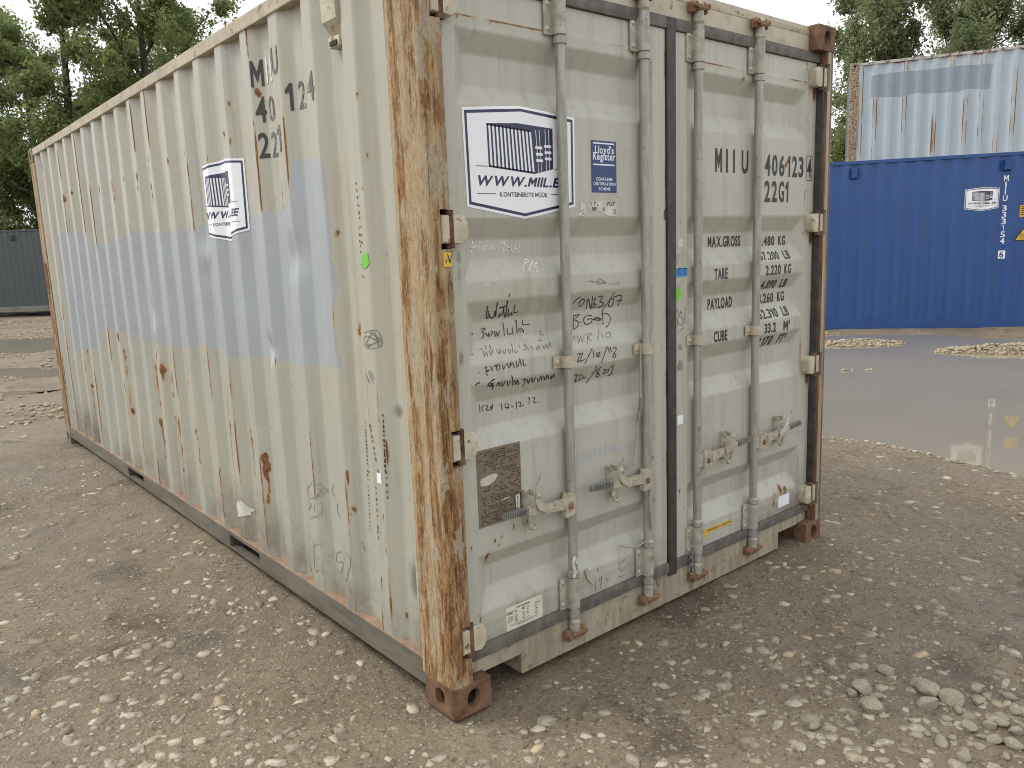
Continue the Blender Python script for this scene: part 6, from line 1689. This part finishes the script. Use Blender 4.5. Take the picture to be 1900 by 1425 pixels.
for (a, b, r) in spots_:
    o = bpy.data.objects.new('loose_stone', ROCKS[rr4.randrange(7)]); COL.objects.link(o)
    o.location = (a, b, float(ground_h(np.array(a), np.array(b))) + r * 0.28); o.scale = (r, r, r); o.rotation_euler = (rr4.uniform(-.3, .3), rr4.uniform(-.3, .3), rr4.uniform(0, 6.28))
    tag(o, 'pale grey stone among the loose stones heaped at the lower right', 'stone', 'loose stones heaped at the lower right')

# =================================================================== trees
n = NT('bark')
c = n.mix(n.ramp(n.noise(1.0, 5, 0.65, n.mapped((9, 9, 1.4))), 0.35, 0.65), (0.050, 0.042, 0.032), (0.115, 0.100, 0.078))
M['bark'] = n.fin(c, 0.9, 0.0, 0.2)
def leaf_mat(name, dark, light, yellow):
    n = NT(name)
    t = n.attr('tint')
    c = n.cramp(t, [(0.0, dark), (0.55, light), (1.0, yellow)])
    n.t.links.new(c, n.b.inputs['Base Color'])
    n.b.inputs['Roughness'].default_value = 0.55
    n.b.inputs['Specular IOR Level'].default_value = 0.35
    tr = n.t.nodes.new('ShaderNodeBsdfTranslucent'); n.t.links.new(c, tr.inputs['Color'])
    mx = n.t.nodes.new('ShaderNodeMixShader'); mx.inputs[0].default_value = 0.50
    n.t.links.new(n.b.outputs[0], mx.inputs[1]); n.t.links.new(tr.outputs[0], mx.inputs[2])
    n.t.links.new(mx.outputs[0], n.out.inputs['Surface'])
    return n.m
M['leaf_poplar'] = leaf_mat('poplar_leaves', (0.125, 0.160, 0.058), (0.225, 0.275, 0.102), (0.30, 0.325, 0.14))
M['leaf_willow'] = leaf_mat('willow_leaves', (0.160, 0.200, 0.098), (0.265, 0.310, 0.155), (0.34, 0.37, 0.205))

def tree_parts(seed, H, trunk_r, spread, upright, n_limb, leaf, leaves, crown_lo=0.22, clump=0.55):
    rng = np.random.default_rng(seed)
    bm = bm_new()
    tips = []
    def limb(p, d, L, r, lev):
        k = 5 if lev == 0 else 4
        pts = [np.array(p)]; rs = [r]
        dd = np.array(d) / np.linalg.norm(d)
        for i in range(k):
            dd = dd + rng.normal(0, 0.10 + 0.07 * lev, 3) + np.array([0, 0, 0.06 + 0.10 * upright])
            dd /= np.linalg.norm(dd)
            pts.append(pts[-1] + dd * L / k); rs.append(r * (1 - 0.80 * (i + 1) / k))
        for i in range(k):
            add_cyl(bm, pts[i], pts[i + 1], max(rs[i], 0.008), max(rs[i + 1], 0.006), 7 if lev == 0 else 5, False)
        return pts, rs
    trunk, tr = limb((0, 0, -0.2), (rng.normal(0, .05), rng.normal(0, .05), 1), H * 0.93, trunk_r, 0)
    def at(pts, rs, t):
        s = t * (len(pts) - 1); i = min(int(s), len(pts) - 2); f = s - i
        return pts[i] * (1 - f) + pts[i + 1] * f, rs[i] * (1 - f) + rs[i + 1] * f
    for i in range(n_limb):
        t = crown_lo + (0.97 - crown_lo) * (i + rng.random()) / n_limb
        p, r = at(trunk, tr, t)
        a = i * 2.4 + rng.normal(0, 0.4)
        L = spread * (1.15 - 0.75 * t) * rng.uniform(0.75, 1.25)
        up = 0.35 + upright * 1.3
        pts, rs = limb(p, (math.cos(a), math.sin(a), up * rng.uniform(0.6, 1.3)), L, max(r * 0.55, 0.02), 1)
        for j in range(6):
            t2 = 0.25 + 0.75 * (j + rng.random()) / 6
            q, r2 = at(pts, rs, min(t2, 0.999))
            a2 = rng.uniform(0, 6.28)
            pt2, rs2 = limb(q, (math.cos(a2) * .8 + math.cos(a) * .6, math.sin(a2) * .8 + math.sin(a) * .6, up * rng.uniform(0.1, 1.3)), L * 0.38 * rng.uniform(.7, 1.2), max(r2 * 0.5, 0.01), 2)
            tips += [(pt2[2], 0.8), (pt2[3], 0.9), (pt2[4], 1.0)]
        tips.append((pts[-1], 1.0)); tips.append((pts[-2], 0.8))
    tips.append((trunk[-1], 1.0)); tips.append((trunk[-2], 0.7))
    bme = bpy.data.meshes.new('trunk'); bm.to_mesh(bme); bm.free()
    bme.materials.append(M['bark'])
    if not leaves:
        return bme, None
    T = np.array([t[0] for t in tips]); K = len(T)
    wts = rng.uniform(0.15, 1.6, K) ** 1.5; wts /= wts.sum()
    idx = rng.choice(K, leaves, p=wts)
    dirs = rng.normal(0, 1, (leaves, 3)); dirs /= np.linalg.norm(dirs, axis=1)[:, None]
    rad = clump * rng.random(leaves) ** 0.55 * rng.uniform(0.5, 1.25, K)[idx]
    P = T[idx] + dirs * rad[:, None] * np.array([1, 1, 0.75 + 0.8 * upright])
    sz = leaf * rng.uniform(0.65, 1.35, leaves)
    nrm = rng.normal(0, 1, (leaves, 3)) + np.array([0, 0, 0.5]); nrm /= np.linalg.norm(nrm, axis=1)[:, None]
    ref = rng.normal(0, 1, (leaves, 3)); u = np.cross(nrm, ref); u /= np.linalg.norm(u, axis=1)[:, None]; v = np.cross(nrm, u)
    long_ = 1.0 + 0.9 * upright
    V = np.stack([P - u * sz[:, None] * long_, P - v * sz[:, None] * 0.55 + u * sz[:, None] * .1, P + u * sz[:, None] * long_, P + v * sz[:, None] * 0.55 + u * sz[:, None] * .1], 1)
    me = bpy.data.meshes.new('crown')
    me.vertices.add(leaves * 4); me.vertices.foreach_set('co', V.reshape(-1).astype(np.float32))
    me.loops.add(leaves * 4); me.loops.foreach_set('vertex_index', np.arange(leaves * 4, dtype=np.int32))
    me.polygons.add(leaves); me.polygons.foreach_set('loop_start', np.arange(0, leaves * 4, 4, dtype=np.int32))
    me.update(calc_edges=True); me.validate()
    tint = np.clip(rng.uniform(0.1, 0.75, K)[idx] + rng.normal(0, 0.16, leaves), 0, 1)
    set_attr(me, 'tint', np.repeat(tint, 4))
    return bme, me
def plant_tree(parts, leafmat, loc, rz, s, name, label, group=None, cat='tree'):
    bme, lme = parts
    t = empty(name, loc, rz); t.scale = (s, s, s)
    tag(t, label, cat, group)
    o = bpy.data.objects.new('trunk', bme); link(o, t)
    if lme is not None:
        if not lme.materials: lme.materials.append(leafmat)
        o = bpy.data.objects.new('crown', lme); link(o, t)
    return t
poplar_a = tree_parts(3, 15.0, 0.26, 5.2, 0.35, 17, 0.066, 43000, 0.16, 0.52)
poplar_b = tree_parts(8, 13.0, 0.22, 4.6, 0.25, 15, 0.066, 41000, 0.14, 0.52)
bush = tree_parts(14, 6.0, 0.11, 3.0, 0.3, 12, 0.06, 30000, 0.06, 0.60)
willow_a = tree_parts(21, 11.0, 0.20, 4.6, 0.62, 18, 0.055, 44000, 0.16, 0.50)
willow_b = tree_parts(27, 11.0, 0.20, 4.4, 0.55, 17, 0.055, 42000, 0.16, 0.52)
bare = tree_parts(33, 9.0, 0.10, 3.0, 0.7, 9, 0.1, 0)

def polar(u_px, dist):
    """a spot on the ground at a given bearing (degrees from +x) and distance from where the photographer stood"""
    return (-1.4075 + dist * math.cos(math.radians(u_px)), -2.0527 + dist * math.sin(math.radians(u_px)), -0.1)
LG = 'trees behind the left end of the beige container'
plant_tree(poplar_a, M['leaf_poplar'], polar(75.6, 37), 0.4, 1.10, 'leafy_tree', 'tall leafy tree whose forked trunk shows above the middle of the beige container', LG)
plant_tree(poplar_b, M['leaf_poplar'], polar(80.5, 38), 2.1, 1.22, 'leafy_tree', 'dense tree directly behind the far end of the beige container', LG)
plant_tree(poplar_b, M['leaf_poplar'], polar(85.2, 40), 4.4, 1.35, 'leafy_tree', 'tree at the far left edge, rising over the dark slate-grey container', LG)
plant_tree(poplar_a, M['leaf_poplar'], polar(70.6, 42), 3.0, 0.92, 'leafy_tree', 'slender tree at the right end of the left-hand group, beside the pale sky', LG)
plant_tree(bush, M['leaf_poplar'], polar(81.3, 40), 0.9, 1.0, 'bush', 'low bush showing between the slate-grey container and the tall trees', None, 'bush')
plant_tree(poplar_b, M['leaf_poplar'], polar(77.6, 48), 5.3, 1.15, 'leafy_tree', 'broad tree farther back, filling the gap between the forked tree and the dense one', LG)
plant_tree(bare, None, polar(67.3, 30), 0.2, 1.05, 'bare_sapling', 'bare sapling with thin twigs just above the top rail of the beige container', None, 'tree')
RG = 'trees behind the pale blue container'
plant_tree(willow_a, M['leaf_willow'], polar(23.3, 31), 0.3, 0.92, 'willow_tree', 'feathery tree behind the left corner of the pale blue container', RG)
plant_tree(willow_b, M['leaf_willow'], polar(20.6, 32), 1.7, 0.98, 'willow_tree', 'narrow feathery tree behind the middle of the pale blue container', RG)
plant_tree(willow_a, M['leaf_willow'], polar(18.3, 34), 3.3, 0.90, 'willow_tree', 'lower feathery tree in the dip between two taller ones', RG)
plant_tree(willow_b, M['leaf_willow'], polar(15.4, 31), 4.5, 1.04, 'willow_tree', 'tallest feathery tree, at the right edge behind the pale blue container', RG)
plant_tree(bush, M['leaf_willow'], polar(26.3, 30), 2.0, 0.85, 'bush', 'bush seen in the gap between the beige container and the pale blue one', None, 'bush')
